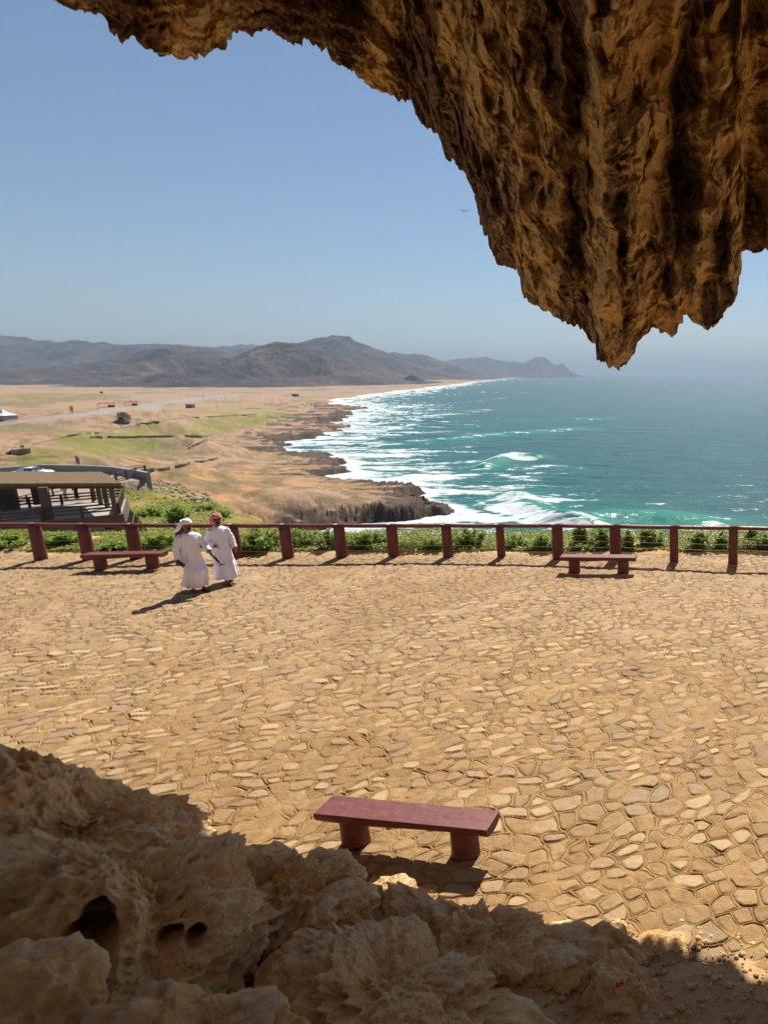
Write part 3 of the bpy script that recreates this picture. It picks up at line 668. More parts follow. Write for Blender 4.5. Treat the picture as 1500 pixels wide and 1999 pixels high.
boulder([(860, 1838, .05, .55, .38, .26, -12), (1000, 1858, .0, .55, .32, .23, -18), (1100, 1890, -.04, .42, .26, .18, -25), (780, 1800, .1, .35, .3, .28, 0)],
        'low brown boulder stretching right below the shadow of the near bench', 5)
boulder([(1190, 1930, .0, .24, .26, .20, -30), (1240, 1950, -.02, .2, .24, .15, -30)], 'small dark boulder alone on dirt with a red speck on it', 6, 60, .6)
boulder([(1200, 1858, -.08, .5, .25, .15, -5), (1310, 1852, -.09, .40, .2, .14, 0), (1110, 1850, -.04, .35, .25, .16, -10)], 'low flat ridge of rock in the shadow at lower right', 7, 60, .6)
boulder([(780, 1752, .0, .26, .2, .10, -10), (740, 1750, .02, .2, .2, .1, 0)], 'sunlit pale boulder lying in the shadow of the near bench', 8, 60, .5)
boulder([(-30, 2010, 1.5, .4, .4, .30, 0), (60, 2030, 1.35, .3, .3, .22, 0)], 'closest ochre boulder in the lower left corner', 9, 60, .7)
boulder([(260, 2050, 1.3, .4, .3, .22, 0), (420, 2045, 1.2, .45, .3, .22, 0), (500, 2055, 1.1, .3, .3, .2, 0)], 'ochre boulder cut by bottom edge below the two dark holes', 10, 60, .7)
boulder([(12, 1508, 1.0, .17, .2, .2, 0), (40, 1530, .95, .13, .2, .13, 0)], 'small dark stone topping the rocks at far left edge', 11, 24, .4, name='stone')
boulder([(95, 1555, .75, .13, .15, .10, 0)], 'second small stone on rocks at left, under the topmost one', 12, 24, .4, name='stone')
# the red speck on the small boulder
p = onz(1205, 1922, .17); m = MB(); m.ell((0, 0, 0), (.035, .03, .02), 8, 6); m.ell((.04, .01, 0), (.02, .02, .02), 8, 6)
o = m.build('red_scrap', simple('red_scrap', (.5, .02, .05), .5, .1, 9), None, True); o.location = p; tag(o, 'tiny crumpled red scrap lying on small dark boulder', 'litter')
# loose pebbles on the dirt at the lower right
peb = []; U, F0 = CS[24]
small = bpy.data.meshes.new('pebbles'); VV_ = []; FF_ = []; kk = 0
U2, F2 = cube_sphere(4)
for i in range(900):
    px = rng.uniform(1040, 1700); py = rng.uniform(1760, 2010); p = onz(px, py, 0); xi = p[0]; yi = p[1]
    e_ = 5.15+.5*float(fbm(np.array([[xi*.5, 0, 0]]), 3, 16)[0])
    if yi > e_+rng.uniform(-.2, .9): continue
    r_ = .008+.022*rng.random()**3; z_ = -.04+.075*float(sstep(-.35, .9, np.array(e_-yi)))+max(0, 3.7-yi)**1.15*.72
    VV_.append(U2*np.array([r_*rng.uniform(.7, 1.5), r_*rng.uniform(.7, 1.3), r_*.7])+np.array([xi, yi, z_+.02])); FF_.append(F2+kk); kk += len(U2)
tag(npmesh('loose_gravel', np.concatenate(VV_), np.concatenate(FF_), M_BOULDER, attrs={'cavity': rng.random(kk)}), 'loose gravel strewn over the dirt at lower right', 'gravel', kind='stuff')

# ------------------------------------------------------------------ benches
def bench(a, b, label, first=None):
    a = np.array(a); b = np.array(b); c = (a+b)/2; dv = b-a; rz = math.atan2(dv[1], dv[0])
    if first:
        o = copy_tree(first); o.location = tuple(c); o.rotation_euler = (0, 0, rz); tag(o, label); return o
    root = empty('bench', c, label, 'bench', 'red half-log benches on the plaza', rz)
    L = 2.02; m = MB(); Rg = []
    for i in range(25):
        x = -L/2+L*i/24; wob_ = .006*math.sin(i*1.7)
        pts = [(x, .165, .45), (x, -.165, .45), (x, -.17+wob_, .425)]
        for k in range(1, 10):
            tt = math.pi*k/10; pts.append((x, -.165*math.cos(tt), .42-(.105+.02*math.sin(i*.26))*math.sin(tt)**.6))
        pts.append((x, .17+wob_, .425)); Rg.append(pts)
    m.rings(Rg); s = m.build('seat', M_RED, root); 
    bv = s.modifiers.new('bevel', 'BEVEL'); bv.width = .006; bv.segments = 2; bv.limit_method = 'ANGLE'
    for sx in (-.66, .66):
        m = MB(); Rg = []
        for i in range(9):
            z = -.02+.38*i/8; k = 1.06-.08*i/8
            Rg.append([(sx+.15*k*math.cos(q)*(1+.03*math.sin(3*q+i*.3)), .125*k*math.sin(q), z) for q in np.linspace(0, 2*math.pi, 24, endpoint=False)])
        m.rings(Rg); m.build('leg', M_RED, root, True)
    return root
b0 = bench((-4.14, 6.56, 0), (-2.17, 6.29, 0), 'nearest dark red half-log bench standing on flagstones beside the boulders')
pa = onz(207, 1111); pb = onz(290, 1109)
c_ = (pa+pb)/2; u_ = (pb-pa)/np.linalg.norm(pb-pa)
bench(c_-u_, c_+u_, 'dark red bench before the fence, left of two men in white robes', b0)
pa = onz(1122, 1116); pb = onz(1218, 1117); c_ = (pa+pb)/2; u_ = (pb-pa)/np.linalg.norm(pb-pa)
bench(c_-u_, c_+u_, 'dark red bench before the fence on the right, sea behind it', b0)

# ------------------------------------------------------------------ fence
feet = [(-120, 1091), (-14, 1092), (80, 1092), (174, 1092), (267, 1090), (362, 1089), (462, 1088), (563, 1088), (668, 1087), (770, 1086), (876, 1087), (980, 1087), (1091, 1090), (1203, 1092), (1317, 1096), (1432, 1100), (1552, 1103)]
tops = [1018, 1019, 1020, 1021, 1021, 1022, 1022, 1022, 1022, 1022, 1022, 1022, 1022, 1023, 1025, 1026, 1028]
fp = [onz(*f) for f in feet]; hts = []
fence = empty('log_fence', (fp[8][0], fp[8][1], 0), 'long dark red log fence with steel cables along the seaward plaza edge', 'fence')
def loc(p): return (p[0]-fp[8][0], p[1]-fp[8][1], p[2])
for i, (p, ty) in enumerate(zip(fp, tops)):
    d = ray(feet[i][0], ty); h = EYE[2]+d[2]*(p[1]/d[1]); hts.append(h)
    r_ = [.15, .15, .15, .15, .155, .15, .15, .15, .15, .15, .14, .11, .15, .155, .12, .13, .13][i]; m = MB(); Rg = []
    sq = i >= 11
    for k in range(7):
        z = -.15+(h+.09)*k/6; kk = 1.05-.07*k/6; ring = []
        for q in np.linspace(0, 2*math.pi, 20, endpoint=False):
            e_ = .55 if sq else .9
            cx_, sy_ = math.cos(q), math.sin(q); ring.append((math.copysign(abs(cx_)**e_, cx_)*r_*kk, math.copysign(abs(sy_)**e_, sy_)*r_*.85*kk, z))
        Rg.append([(a+loc(p)[0]+.004*math.sin(k*2+i), b+loc(p)[1], c) for a, b, c in Rg_] if False else [(a+loc(p)[0], b+loc(p)[1], c) for a, b, c in ring])
    m.rings(Rg); m.build('post', M_RED, fence, True)
for i in range(len(fp)-1):
    a = Vector(loc(fp[i]))+Vector((0, 0, hts[i])); b = Vector(loc(fp[i+1]))+Vector((0, 0, hts[i+1])); m = MB(); Rg = []
    a += (b-a)*.004; N_ = 8
    for k in range(N_+1):
        q = a+(b-a)*(k/N_); sag = -.012*math.sin(math.pi*k/N_)
        Rg.append([(q.x, q.y+.085*math.cos(t_)*(1 if abs(math.cos(t_)) > .2 else 1), q.z-.05+sag+.065*math.sin(t_)*(1.0 if math.sin(t_) < 0 else .75)) for t_ in np.linspace(0, 2*math.pi, 14, endpoint=False)])
    m.rings(Rg); m.build('top_rail', M_RED, fence, True)
for lv in (.22, .40, .58, .76, .92):
    m = MB(); pts = []
    for i in range(len(fp)-1):
        for k in range(6):
            q = np.array(loc(fp[i]))*(1-k/6)+np.array(loc(fp[i+1]))*(k/6); pts.append((q[0], q[1]-.02, (hts[i]-.1)*lv-.02*math.sin(math.pi*k/6)))
    m.tube(pts, .006, 5); m.build('cable', M_CABLE, fence, True)

# ------------------------------------------------------------------ plants behind the fence
def leaves(n, fn, size, seed, fold=.35):
    g = np.random.default_rng(seed); P = np.array([fn(g) for _ in range(n)]); a = g.uniform(0, 6.283, n); tl = g.uniform(-.5, .9, n); s = size*g.uniform(.6, 1.3, n)
    d = np.stack([np.cos(a)*np.cos(tl), np.sin(a)*np.cos(tl), np.sin(tl)], 1); sd_ = np.stack([-np.sin(a), np.cos(a), g.uniform(-.3, .3, n)], 1)
    A = P; Bv = P+d*(s*.5)[:, None]+sd_*(s*.38)[:, None]; Cv = P+d*s[:, None]+np.array([0, 0, -1])*(s*.15)[:, None]; Dv = P+d*(s*.5)[:, None]-sd_*(s*.38)[:, None]
    V = np.stack([A, Bv, Cv, Dv], 1).reshape(-1, 3); F = np.arange(4*n).reshape(n, 4); return V, F, np.repeat(np.clip(g.normal(.5, .3, n), 0, 1), 4)
def shrub(seed, hgt, wid, leaf, dens, flowers=0):
    g = random.Random(seed); stems = []
    for k in range(int(9+wid*14)):
        a = g.uniform(0, 6.28); l = g.uniform(.55, 1.)*hgt; rr_ = g.uniform(.1, 1)*wid/2
        p0 = Vector((rr_*.5*math.cos(a), rr_*.4*math.sin(a), -.05)); p1 = Vector((rr_*math.cos(a), rr_*.7*math.sin(a), l*(1-.35*(rr_/(wid/2))**2)))
        stems.append((p0, (p0+p1)/2+Vector((g.uniform(-.04, .04), g.uniform(-.04, .04), .02)), p1))
    def fn(gg):
        s_ = stems[gg.integers(len(stems))]; q = gg.random()**.8; p = s_[0].lerp(s_[1], q*2) if q < .5 else s_[1].lerp(s_[2], q*2-1)
        return (p.x+gg.normal(0, .035), p.y+gg.normal(0, .035), max(0, p.z+gg.normal(0, .02)))
    return leaves(dens, fn, leaf, seed), stems
protos = []
def make_shrub(seed, hgt, wid, leaf, dens, loc, label, group='leafy shrubs behind the log fence', fl=0, mt=None):
    (V, F, T_), stems = shrub(seed, hgt, wid, leaf, dens)
    if fl:
        tips = [q[2] for q in stems]; gg = random.Random(seed)
        def ff(g_): q = gg.choice(tips); return (q.x+g_.normal(0, .06), q.y+g_.normal(0, .06), q.z+g_.uniform(-.08, .05))
        Vf, Ff, Tf = leaves(fl*2, ff, .035, seed+1); F = np.concatenate([F, Ff+len(V)]); V = np.concatenate([V, Vf]); T_ = np.concatenate([T_, Tf*0+2])
    root = empty('shrub', loc, label, 'shrub', group)
    npmesh('foliage', V, F, mt or M_LEAF, root, False, {'tint': T_})
    m = MB()
    for s_ in stems: m.tube(s_, [.008, .006, .003], 5, False)
    m.build('stem', M_STEM, root)
    return root
SH = [(20, .62, 1.3, 'between the first two posts in view at the left edge', 0), (125, .62, 1.3, 'below pavilion between second and third posts', 0), (222, .45, .9, 'behind the left bench', 0), (312, .62, 1.1, 'right of left bench, left of the men', 0),
      (390, .50, .9, 'partly behind the two walking men', 0), (510, .72, 1.3, 'first to the right of the men', 0), (600, .62, 1.2, 'second to the right of the men', 30), (648, .65, .7, 'left of the post below the headland rocks', 25), (710, .62, 1.1, 'with yellow flowers right below the headland rocks', 45),
      (745, .5, .7, 'lower one beside the flowering shrub', 10), (850, .45, .8, 'low one in the middle of the fence', 10), (915, .72, 1.1, 'with yellow flowers in middle of the fence', 60), (1010, .45, 1.0, 'low one left of the right bench', 10), (1065, .55, .7, 'beside post just left of the right bench', 20),
      (1135, .80, .9, 'tall one behind left half of right bench', 5), (1178, .75, .5, 'tall one behind right half of right bench', 0), (1225, .72, .5, 'just right of the post behind right bench', 0), (1270, .66, .8, 'with upright tips against white foam', 0), (1365, .66, .6, 'broad-leaved one against white foam', 0),
      (1408, .62, .4, 'just left of rightmost post', 0), (1472, .70, .6, 'near right edge of the photo', 0), (1500, .6, .8, 'cut by the right edge of the photo', 0)]
for i, (px, hg, wd_, tx, fl) in enumerate(SH):
    p = onz(px, 1080, 0); Yp = 19.3+.25*math.sin(i*2.3); p = at(px, 1085, Yp)
    make_shrub(300+i, hg*(.72 if px < 420 else 1.0), wd_*1.15, .10 if px < 600 or px > 1100 else .065, int((1300 if px < 600 or px > 1100 else 2600)*wd_*hg/.6), (p[0], Yp, .0), 'green leafy shrub '+tx, fl=fl)
# ground cover of weeds along the bank
g = np.random.default_rng(5)
def fnw(gg):
    x = gg.uniform(-24, 6); y = 18.85+2.4*gg.random()**1.3
    n_ = math.sin(x*1.3)*.5+math.sin(x*3.7+1)*.3+math.sin(x*.47)*.3
    gap = .15+.9*n_
    hh = (.10+.26*max(0, gap))*gg.random()
    return (x, y+.15*max(0, -n_), hh*(.6 if x < -11 else 1))
V, F, T_ = leaves(90000, fnw, .075, 55)
o = npmesh('weeds', V, F, M_WEED, None, False, {'tint': T_}); tag(o, 'low yellow-green weeds along the bank beyond the fence', 'weeds', kind='stuff')
# bush on the green slope below
p = ground(345, 1010); (V, F, T_), st_ = shrub(900, 2.2, 3.2, .28, 2200)
# ------------------------------------------------------------------ slope plants
def slope_bush(px, py, h, wd_, label, seed, dens=1500):
    p = ground(px, py); return make_shrub(seed, h, wd_, .22, dens, (p[0], p[1], p[2]-.1), label, 'bushes on the green slope below')
slope_bush(345, 1018, 2.2, 3.4, 'round dark green bush alone on slope left of the men', 901, 2600)
slope_bush(290, 1005, 1.1, 4., 'long low green bush to the left of the round bush', 902)
slope_bush(405, 995, .8, 3., 'low green bush right of and above the round bush', 903, 900)
slope_bush(430, 1008, .9, 3.5, 'low green bush just above head of man in red scarf', 904, 900)
slope_bush(310, 945, .7, 2.5, 'small green bush on rubble slope by wooden railing', 905, 700)
# grass tufts on slope
def fns(gg):
    while True:
        x = gg.uniform(-90, -20); y = gg.uniform(30, 108)
        if -1.05 < x/y < -.62 and (y > 62 or x/y > -.80): return (x, y, 0)
V, F, T_ = leaves(16000, fns, .30, 77); base_i = V.reshape(-1, 4, 3); zz, dd = height(base_i[:, 0, 0], base_i[:, 0, 1]); keep = (dd > 15) & (fbm(P3(base_i[:, 0, 0]*.09, base_i[:, 0, 1]*.09, 0), 3, 91) > -.05)
base_i[:, :, 2] += (zz+.15)[:, None]; V = base_i[keep].reshape(-1, 3); F = np.arange(len(V)).reshape(-1, 4)
tag(npmesh('slope_grass', V, F, M_WEED, None, False, {'tint': T_.reshape(-1, 4)[keep].ravel()}), 'yellow-green grass tufts over the slope under the pavilion', 'grass', kind='stuff')
exec_after = []

# ------------------------------------------------------------------ pavilion
DZ = -7.5
O = np.array([-53., 59.6]); U_ = np.array([-.8, -.6]); V_ = np.array([-.62, .785])
pav = empty('pavilion', (O[0], O[1], 0), 'brown two-storey open pavilion with thatched roof and railings, left below the plaza', 'pavilion')
def L2(u, v, z): q = U_*u+V_*v; return (q[0], q[1], z)
def slab(u0, u1, v0, v1, z0, z1):
    c = [L2(u0, v0, 0), L2(u1, v0, 0), L2(u1, v1, 0), L2(u0, v1, 0)]
    m = MB(); m.add([(a, b, z0) for a, b, _ in c]+[(a, b, z1) for a, b, _ in c], [(3, 2, 1, 0), (4, 5, 6, 7), (0, 1, 5, 4), (1, 2, 6, 5), (2, 3, 7, 6), (3, 0, 4, 7)]); return m
slab(0, 22, 0, 9.5, DZ-.12, DZ).build('upper_deck', M_DECK, pav)
slab(-.1, 22, -.15, .1, DZ-1.05, DZ-.003).build('fascia_beam', M_CONC, pav)
slab(-.15, .1, .1, 9.6, DZ-.8, DZ-.004).build('fascia_beam', M_CONC, pav)
slab(0, 22, 0, 9.5, -10.15, -9.9).build('lower_deck', M_DECK, pav)
slab(9, 22, 1, 9, -9.9, DZ-.12).build('rear_wall', M_CONC, pav)
def rail(a, b, z, n, parent=pav, h=1.0, rails=3, mt=M_BROWNWOOD, name='railing'):
    m = MB(); a = Vector((a[0], a[1], 0)); b = Vector((b[0], b[1], 0))
    for i in range(n+1):
        q = a.lerp(b, i/n); m.box((q.x, q.y, z+h/2), (.16, .16, h))
    for k in range(rails):
        zz_ = z+h*(1.0-.30*k)-.03
        m.beam((a.x, a.y, zz_), (b.x, b.y, zz_), .10, .14)
    return m.build(name, mt, parent)
rail(L2(.1, .2, 0), L2(21, .2, 0), DZ, 8); rail(L2(.2, .3, 0), L2(.2, 9.3, 0), DZ, 5, rails=4); rail(L2(.2, 9.2, 0), L2(21, 9.2, 0), DZ, 9)
rail(L2(.1, .2, 0), L2(21, .2, 0), -9.9, 9); rail(L2(.2, .3, 0), L2(.2, 9.3, 0), -9.9, 6, rails=4); rail(L2(.2, 9.2, 0), L2(9, 9.2, 0), -9.9, 5)
def col_(px, py, Y, zt, zb, wd_):
    d = at(px, py, Y); m = MB(); m.box((d[0]-O[0], d[1]-O[1], (zt+zb)/2), (wd_, wd_, zt-zb), Matrix.Rotation(rad(35), 3, 'Z')); m.build('column', M_CONC, pav)
col_(95, 1010, 57.2, -4.6, -12, .62); col_(20, 993, 62., -4.6, -12, 1.2); col_(73, 985, 64., -4.6, DZ, .5); col_(-40, 1015, 54, -4.6, -12, 1.0)
for px, py, Y in ((226, 1002, 59.5), (210, 992, 62.3), (197, 985, 64.3), (184, 978, 66.3)): col_(px, py, Y, -4.55, DZ, .34)
for px, py, Y in ((228, 1040, 59.6), (215, 1040, 62.5)): col_(px, py, Y, DZ-.8, -12.5, .5)
for px in (104, 70, 128): col_(px, 1040, 58.5, DZ-1., -12.5, .45)
# hipped thatch roof
e = [at(236, 944, 58.0), at(-260, 947, 57.5), at(-260, 925, 65.5), at(190, 930, 65.5)]
r1 = at(198, 921, 61.5); r2 = at(-260, 921, 61.5); r3 = at(-260, 921.5, 62); r4 = at(195, 921.5, 62)
def rel(p, dz=0): return (p[0]-O[0], p[1]-O[1], p[2]+dz)
ez = -4.35; bot = [rel((p[0], p[1], z_)) for p, z_ in zip(e, (ez, ez, -4.75, -4.75))]; rt = [rel(p) for p in (r1, r2, r3, r4)]
bb = [(x, y, z-.28) for x, y, z in bot]
m = MB(); m.add(bot+rt+bb, [(0, 1, 5, 4), (1, 2, 6, 5), (2, 3, 7, 6), (3, 0, 4, 7), (4, 5, 6, 7), (0, 8, 9, 1), (1, 9, 10, 2), (2, 10, 11, 3), (3, 11, 8, 0), (11, 10, 9, 8)])
roofp = m.build('thatched_roof', M_THATCH, pav)
m = MB(); m.beam((bb[0][0], bb[0][1]+.15, bb[0][2]-.12), (bb[1][0], bb[1][1]+.15, bb[1][2]-.12), .2, .22); m.beam((bb[0][0]-.15, bb[0][1], bb[0][2]-.12), (bb[3][0]-.15, bb[3][1], bb[3][2]-.12), .2, .22)
m.build('eave_beam', M_BROWNWOOD, pav)
# trellis stair side of lower level
m = MB()
for k in range(9):
    q0 = L2(-.2, .8+k*1.0, DZ-1.1); q1 = L2(-1.6, .8+k*1.0, -11.6); m.beam(q0, q1, .09, .12)
for k in range(6):
    f = k/5; q0 = L2(-.2-1.4*f, .4, DZ-1.1-3.4*f+.2); q1 = L2(-.2-1.4*f, 9.2, DZ-1.1-3.4*f+.2); m.beam(q0, q1, .09, .1)
m.build('stair_trellis', M_BROWNWOOD, pav)

# parapet wall curving behind the parking
def wall(pts, h, th_, mt, label, cat='wall', name='parapet_wall', sink=1.0, zbase=None, group=None, rough=0):
    pts = [np.array(p, float) for p in pts]; c = pts[len(pts)//2]; m = MB(); Rg = []
    dense = []
    for a, b in zip(pts[:-1], pts[1:]):
        n_ = max(1, int(np.linalg.norm(b-a)/(2.5 if rough else 4)))
        for k in range(n_): dense.append(a+(b-a)*k/n_)
    dense.append(pts[-1])
    for i, p in enumerate(dense):
        d = dense[min(i+1, len(dense)-1)]-dense[max(i-1, 0)]; d = d/np.linalg.norm(d[:2]); nx, ny = -d[1]*th_/2, d[0]*th_/2
        z = p[2] if zbase is None else zbase; hh = h*(1+(rough*rng.uniform(-.3, .3) if rough else 0)); x, y = p[0]-c[0], p[1]-c[1]
        Rg.append([(x+nx, y+ny, z-sink), (x-nx, y-ny, z-sink), (x-nx, y-ny, z+hh), (x+nx, y+ny, z+hh)])
    m.rings(Rg); o = m.build(name, mt); o.location = (c[0], c[1], 0); return tag(o, label, cat, group)
PW = [onz(q[0], q[1], -8.3) for q in ((-300, 925), (-100, 918), (0, 913), (82, 907), (160, 908), (220, 911), (262, 917), (288, 922))]
zt = [p[2] for p in PW]
pw = []
m = MB(); Rg = []; c = PW[4]; dn = []
for a, b in zip(PW[:-1], PW[1:]):
    for k in range(6): dn.append(a+(b-a)*k/6)
dn.append(PW[-1])
for i, p in enumerate(dn):
    d = dn[min(i+1, len(dn)-1)]-dn[max(i-1, 0)]; d = d/np.linalg.norm(d[:2]); nx, ny = -d[1]*.25, d[0]*.25; x, y = p[0]-c[0], p[1]-c[1]
    Rg.append([(x+nx, y+ny, -12), (x-nx, y-ny, -12), (x-nx, y-ny, p[2]), (x+nx, y+ny, p[2])])
m.rings(Rg); o = m.build('parapet_wall', M_GREYWALL); o.location = (c[0], c[1], 0); tag(o, 'smooth grey curved parapet wall behind the white car and thatched roof', 'wall')
# wooden railing on the platform edge
a = at(205, 940, 86); b = at(286, 934, 96); rr_ = empty('wooden_railing', (a[0], a[1], 0), 'dark wooden railing at the right end of the grey parapet wall', 'railing')
m = MB(); aa = Vector((0, 0, 0)); bb_ = Vector((b[0]-a[0], b[1]-a[1], 0)); zr = -9.2
for i in range(5): q = aa.lerp(bb_, i/4); m2 = MB(); m2.box((q.x, q.y, zr+.3), (.22, .22, 1.9)); m2.build('post', M_BROWNWOOD, rr_)
for k in range(3): m2 = MB(); z_ = zr+1.1-.42*k; m2.beam((aa.x, aa.y, z_), (bb_.x, bb_.y, z_), .10, .14); m2.build('rail', M_BROWNWOOD, rr_)
a = at(20, 962, 72); b = at(125, 950, 80); rr_ = empty('wooden_railing', (a[0], a[1], 0), 'dark wooden railing seen under the thatched roof, beyond the deck', 'railing')
bb_ = Vector((b[0]-a[0], b[1]-a[1], 0))
for i in range(5): q = aa.lerp(bb_, i/4); m2 = MB(); m2.box((q.x, q.y, -8.9), (.14, .14, 1.1)); m2.build('post', M_BROWNWOOD, rr_)
for k in range(2): m2 = MB(); z_ = -8.4-.4*k; m2.beam((0, 0, z_), (bb_.x, bb_.y, z_), .08, .10); m2.build('rail', M_BROWNWOOD, rr_)
# rubble slope
VV_ = []; FF_ = []; kk = 0
gx = gp([(225, 938), (300, 932), (350, 945), (410, 968), (430, 990), (395, 985), (330, 968), (240, 952)])
cnt = 0
while cnt < 1500:
    x = rng.uniform(gx[:, 0].min(), gx[:, 0].max()); y = rng.uniform(gx[:, 1].min(), gx[:, 1].max())
    if not inpoly(np.array([x]), np.array([y]), gx)[0]: continue
    r_ = rng.uniform(.12, .38); VV_.append((x, y, r_)); cnt += 1
A_ = np.array(VV_); zg, _ = height(A_[:, 0], A_[:, 1]); VV_ = []
for (x, y, r_), z_ in zip(A_, zg): VV_.append(U2*np.array([r_, r_*rng.uniform(.7, 1.2), r_*.7])*rng.uniform(.8, 1.2, (len(U2), 1))+np.array([x, y, z_+.05])); FF_.append(F2+kk); kk += len(U2)
tag(npmesh('rubble', np.concatenate(VV_), np.concatenate(FF_), simple('rubble_stone', (.34, .28, .22), .9, .3, .8), smooth=False), 'slope of loose stone rubble below the wooden railing', 'rubble', kind='stuff')
# stone walls of the fields
def swall(pl, label, h=.5, th_=.5):
    pl2 = [tuple(np.array(a)*(1-k/5)+np.array(b)*(k/5)) for a, b in zip(pl[:-1], pl[1:]) for k in range(5)]+[pl[-1]]
    return wall([ground(*p) for p in pl2], h, th_, M_STONEWALL, label, 'stone wall', 'stone_wall', 1.0, None, 'stone walls around the green fields', .5)
swall([(16, 886), (22, 878), (60, 869), (130, 853), (176, 846)], 'stone wall along the upper left side of the lower green field')
swall([(20, 886), (40, 886), (58, 885)], 'short stone wall stub inside the lower green field at left', .9)
swall([(178, 856), (230, 856), (300, 854), (360, 853), (415, 853)], 'long straight stone wall dividing the two green fields', .8)
swall([(178, 856), (182, 848), (230, 838), (290, 828), (340, 819), (420, 813), (500, 810)], 'stone wall bounding the far side of the upper green field')
swall([(370, 877), (392, 866), (422, 853)], 'low broken stone wall at right end of the lower green field', .7)
swall([(280, 922), (330, 918), (380, 905), (425, 897)], 'brown low wall running right from the grey parapet over the sand', .8, .4)

# ------------------------------------------------------------------ far objects
def person_far(px, py, h, mt_robe, label, zbase=None, Y=None):
    p = ground(px, py) if zbase is None else onz(px, py, zbase)
    root = empty('person', p, label, 'person')
    m = MB(); Rg = []
    for z, a, b in ((0, .22, .2), (.3, .2, .17), (.8, .17, .14), (1.1, .18, .13), (1.35, .22, .13), (1.45, .17, .11), (1.5, .07, .07)):
        Rg.append([(a*math.cos(q), b*math.sin(q), z*h/1.7) for q in np.linspace(0, 6.283, 14, endpoint=False)])
    m.rings(Rg); m.build('robe', mt_robe, root, True)
    m = MB(); m.tube([(0, 0, 1.4*h/1.7), (0, 0, 1.5*h/1.7), (0, 0, 1.58*h/1.7), (0, 0, 1.66*h/1.7), (0, 0, 1.72*h/1.7)], [.05, .07, .10, .10, .05], 10)
    m.build('body', M_SKIN, root, True)
    m = MB(); m.ell((0, .02, 1.63*h/1.7), (.115, .12, .13)); m.build('head_scarf', mt_robe if mt_robe is M_ABAYA else M_SCARF, root, True)
    for s_ in (-1, 1):
        m = MB(); m.tube([(s_*.2, 0, 1.38*h/1.7), (s_*.26, -.03, 1.1*h/1.7), (s_*.24, -.12, .88*h/1.7)], [.07, .06, .045], 8); m.build('sleeve', mt_robe, root, True)
    return root
person_far(129, 975, 1.75, M_PINK, 'person in lilac-white robe by the far railing under thatched roof', -8.0)
person_far(150, 973, 1.65, M_ABAYA, 'person in black robe by the far railing under thatched roof', -8.0)

# white car behind the roof
p = at(62, 921, 93.3); carz = -9.3
car = empty('parked_car', (p[0], p[1], carz), 'white sedan parked before the grey parapet, half hidden by the thatched roof', 'car', rz=rad(14))
prof = [(-2.3, .35), (-2.32, .75), (-2.2, .92), (-1.5, .98), (-.95, 1.4), (-.4, 1.47), (.35, 1.44), (1.0, 1.0), (1.9, .9), (2.25, .72), (2.3, .38)]
m = MB(); Rg = []
for y, k in ((-.88, .94), (-.8, 1), (.8, 1), (.88, .94)):
    Rg.append([(x*(.99 if abs(y) > .85 else 1), y*(1 if z < 1 else .82), .3+(z-.3)*(k if z < 1 else k)) for x, z in prof])
m.rings(Rg); m.build('body', M_CAR, car, True).modifiers.new('b', 'BEVEL').width = .03
m = MB(); m.add([(1.03, -.68, 1.03), (1.03, .68, 1.03), (.42, .6, 1.44), (.42, -.6, 1.44)], [(0, 1, 2, 3)])
o = m.build('windscreen', M_GLASS, car); o.location = (.02, 0, .015)
m = MB(); m.add([(-1.48, -.66, 1.02), (-1.48, .66, 1.02), (-1.0, .6, 1.40), (-1.0, -.6, 1.40)], [(3, 2, 1, 0)]); o = m.build('rear_window', M_GLASS, car); o.location = (-.02, 0, .015)
for s_ in (-1, 1):
    m = MB(); m.add([(-1.2, s_*.80, 1.02), (-.2, s_*.80, 1.02), (-.2, s_*.735, 1.36), (-.85, s_*.735, 1.35)], [(0, 1, 2, 3)]); m.add([(-.12, s_*.80, 1.02), (.85, s_*.80, 1.02), (.38, s_*.735, 1.36), (-.12, s_*.735, 1.37)], [(0, 1, 2, 3)])
    m.build('side_window', M_GLASS, car)
    m = MB(); m.box((.75, s_*.98, 1.02), (.15, .2, .14)); m.build('wing_mirror', M_CAR, car, bevel=.02)
    for x in (-1.4, 1.4):
        m = MB(); m.tube([(x, s_*.70, .32), (x, s_*.91, .32)], .32, 20); o = m.build('wheel', M_TYRE, car); m = MB(); m.tube([(x, s_*.90, .32), (x, s_*.925, .32)], .19, 16); m.build('rim', M_METAL, o)
    m = MB(); m.box((2.26, s_*.62, .68), (.08, .35, .14)); m.build('headlight', simple('lamp_glass', (.7, .7, .7), .2, .05), car, bevel=.02)

def on(px, py): return ground(px, py)
def scale_at(p): return (p[1]*cp)/FX     # metres per photograph pixel at that depth
# tent
p = on(8, 820); s_ = scale_at(p); tn = empty('tent', p, 'white peaked canvas tent at the far left of the sandy lot', 'tent')
w_ = 13*s_*1.1
m = MB(); Rg = []
for r_, z in ((w_, 9*s_), (w_*.62, 11.5*s_), (w_*.3, 15*s_), (w_*.06, 20*s_)): Rg.append([(r_*a, r_*b, z) for a, b in ((1, 1), (0, 1.02), (-1, 1), (-1.02, 0), (-1, -1), (0, -1.02), (1, -1), (1.02, 0))])
m.rings(Rg); m.build('canopy', M_WHITEC, tn)
m = MB(); m.box((0, 0, 4*s_), (w_*1.9, w_*1.9, 8*s_)); m.build('side_wall', simple('grey_canvas', (.35, .36, .4), .8), tn)
for a in (-1, 1):
    for b in (-1, 1): m = MB(); m.tube([(a*w_*.97, b*w_*.97, 0), (a*w_*.97, b*w_*.97, 9*s_)], .08, 8); m.build('pole', M_METAL, tn)
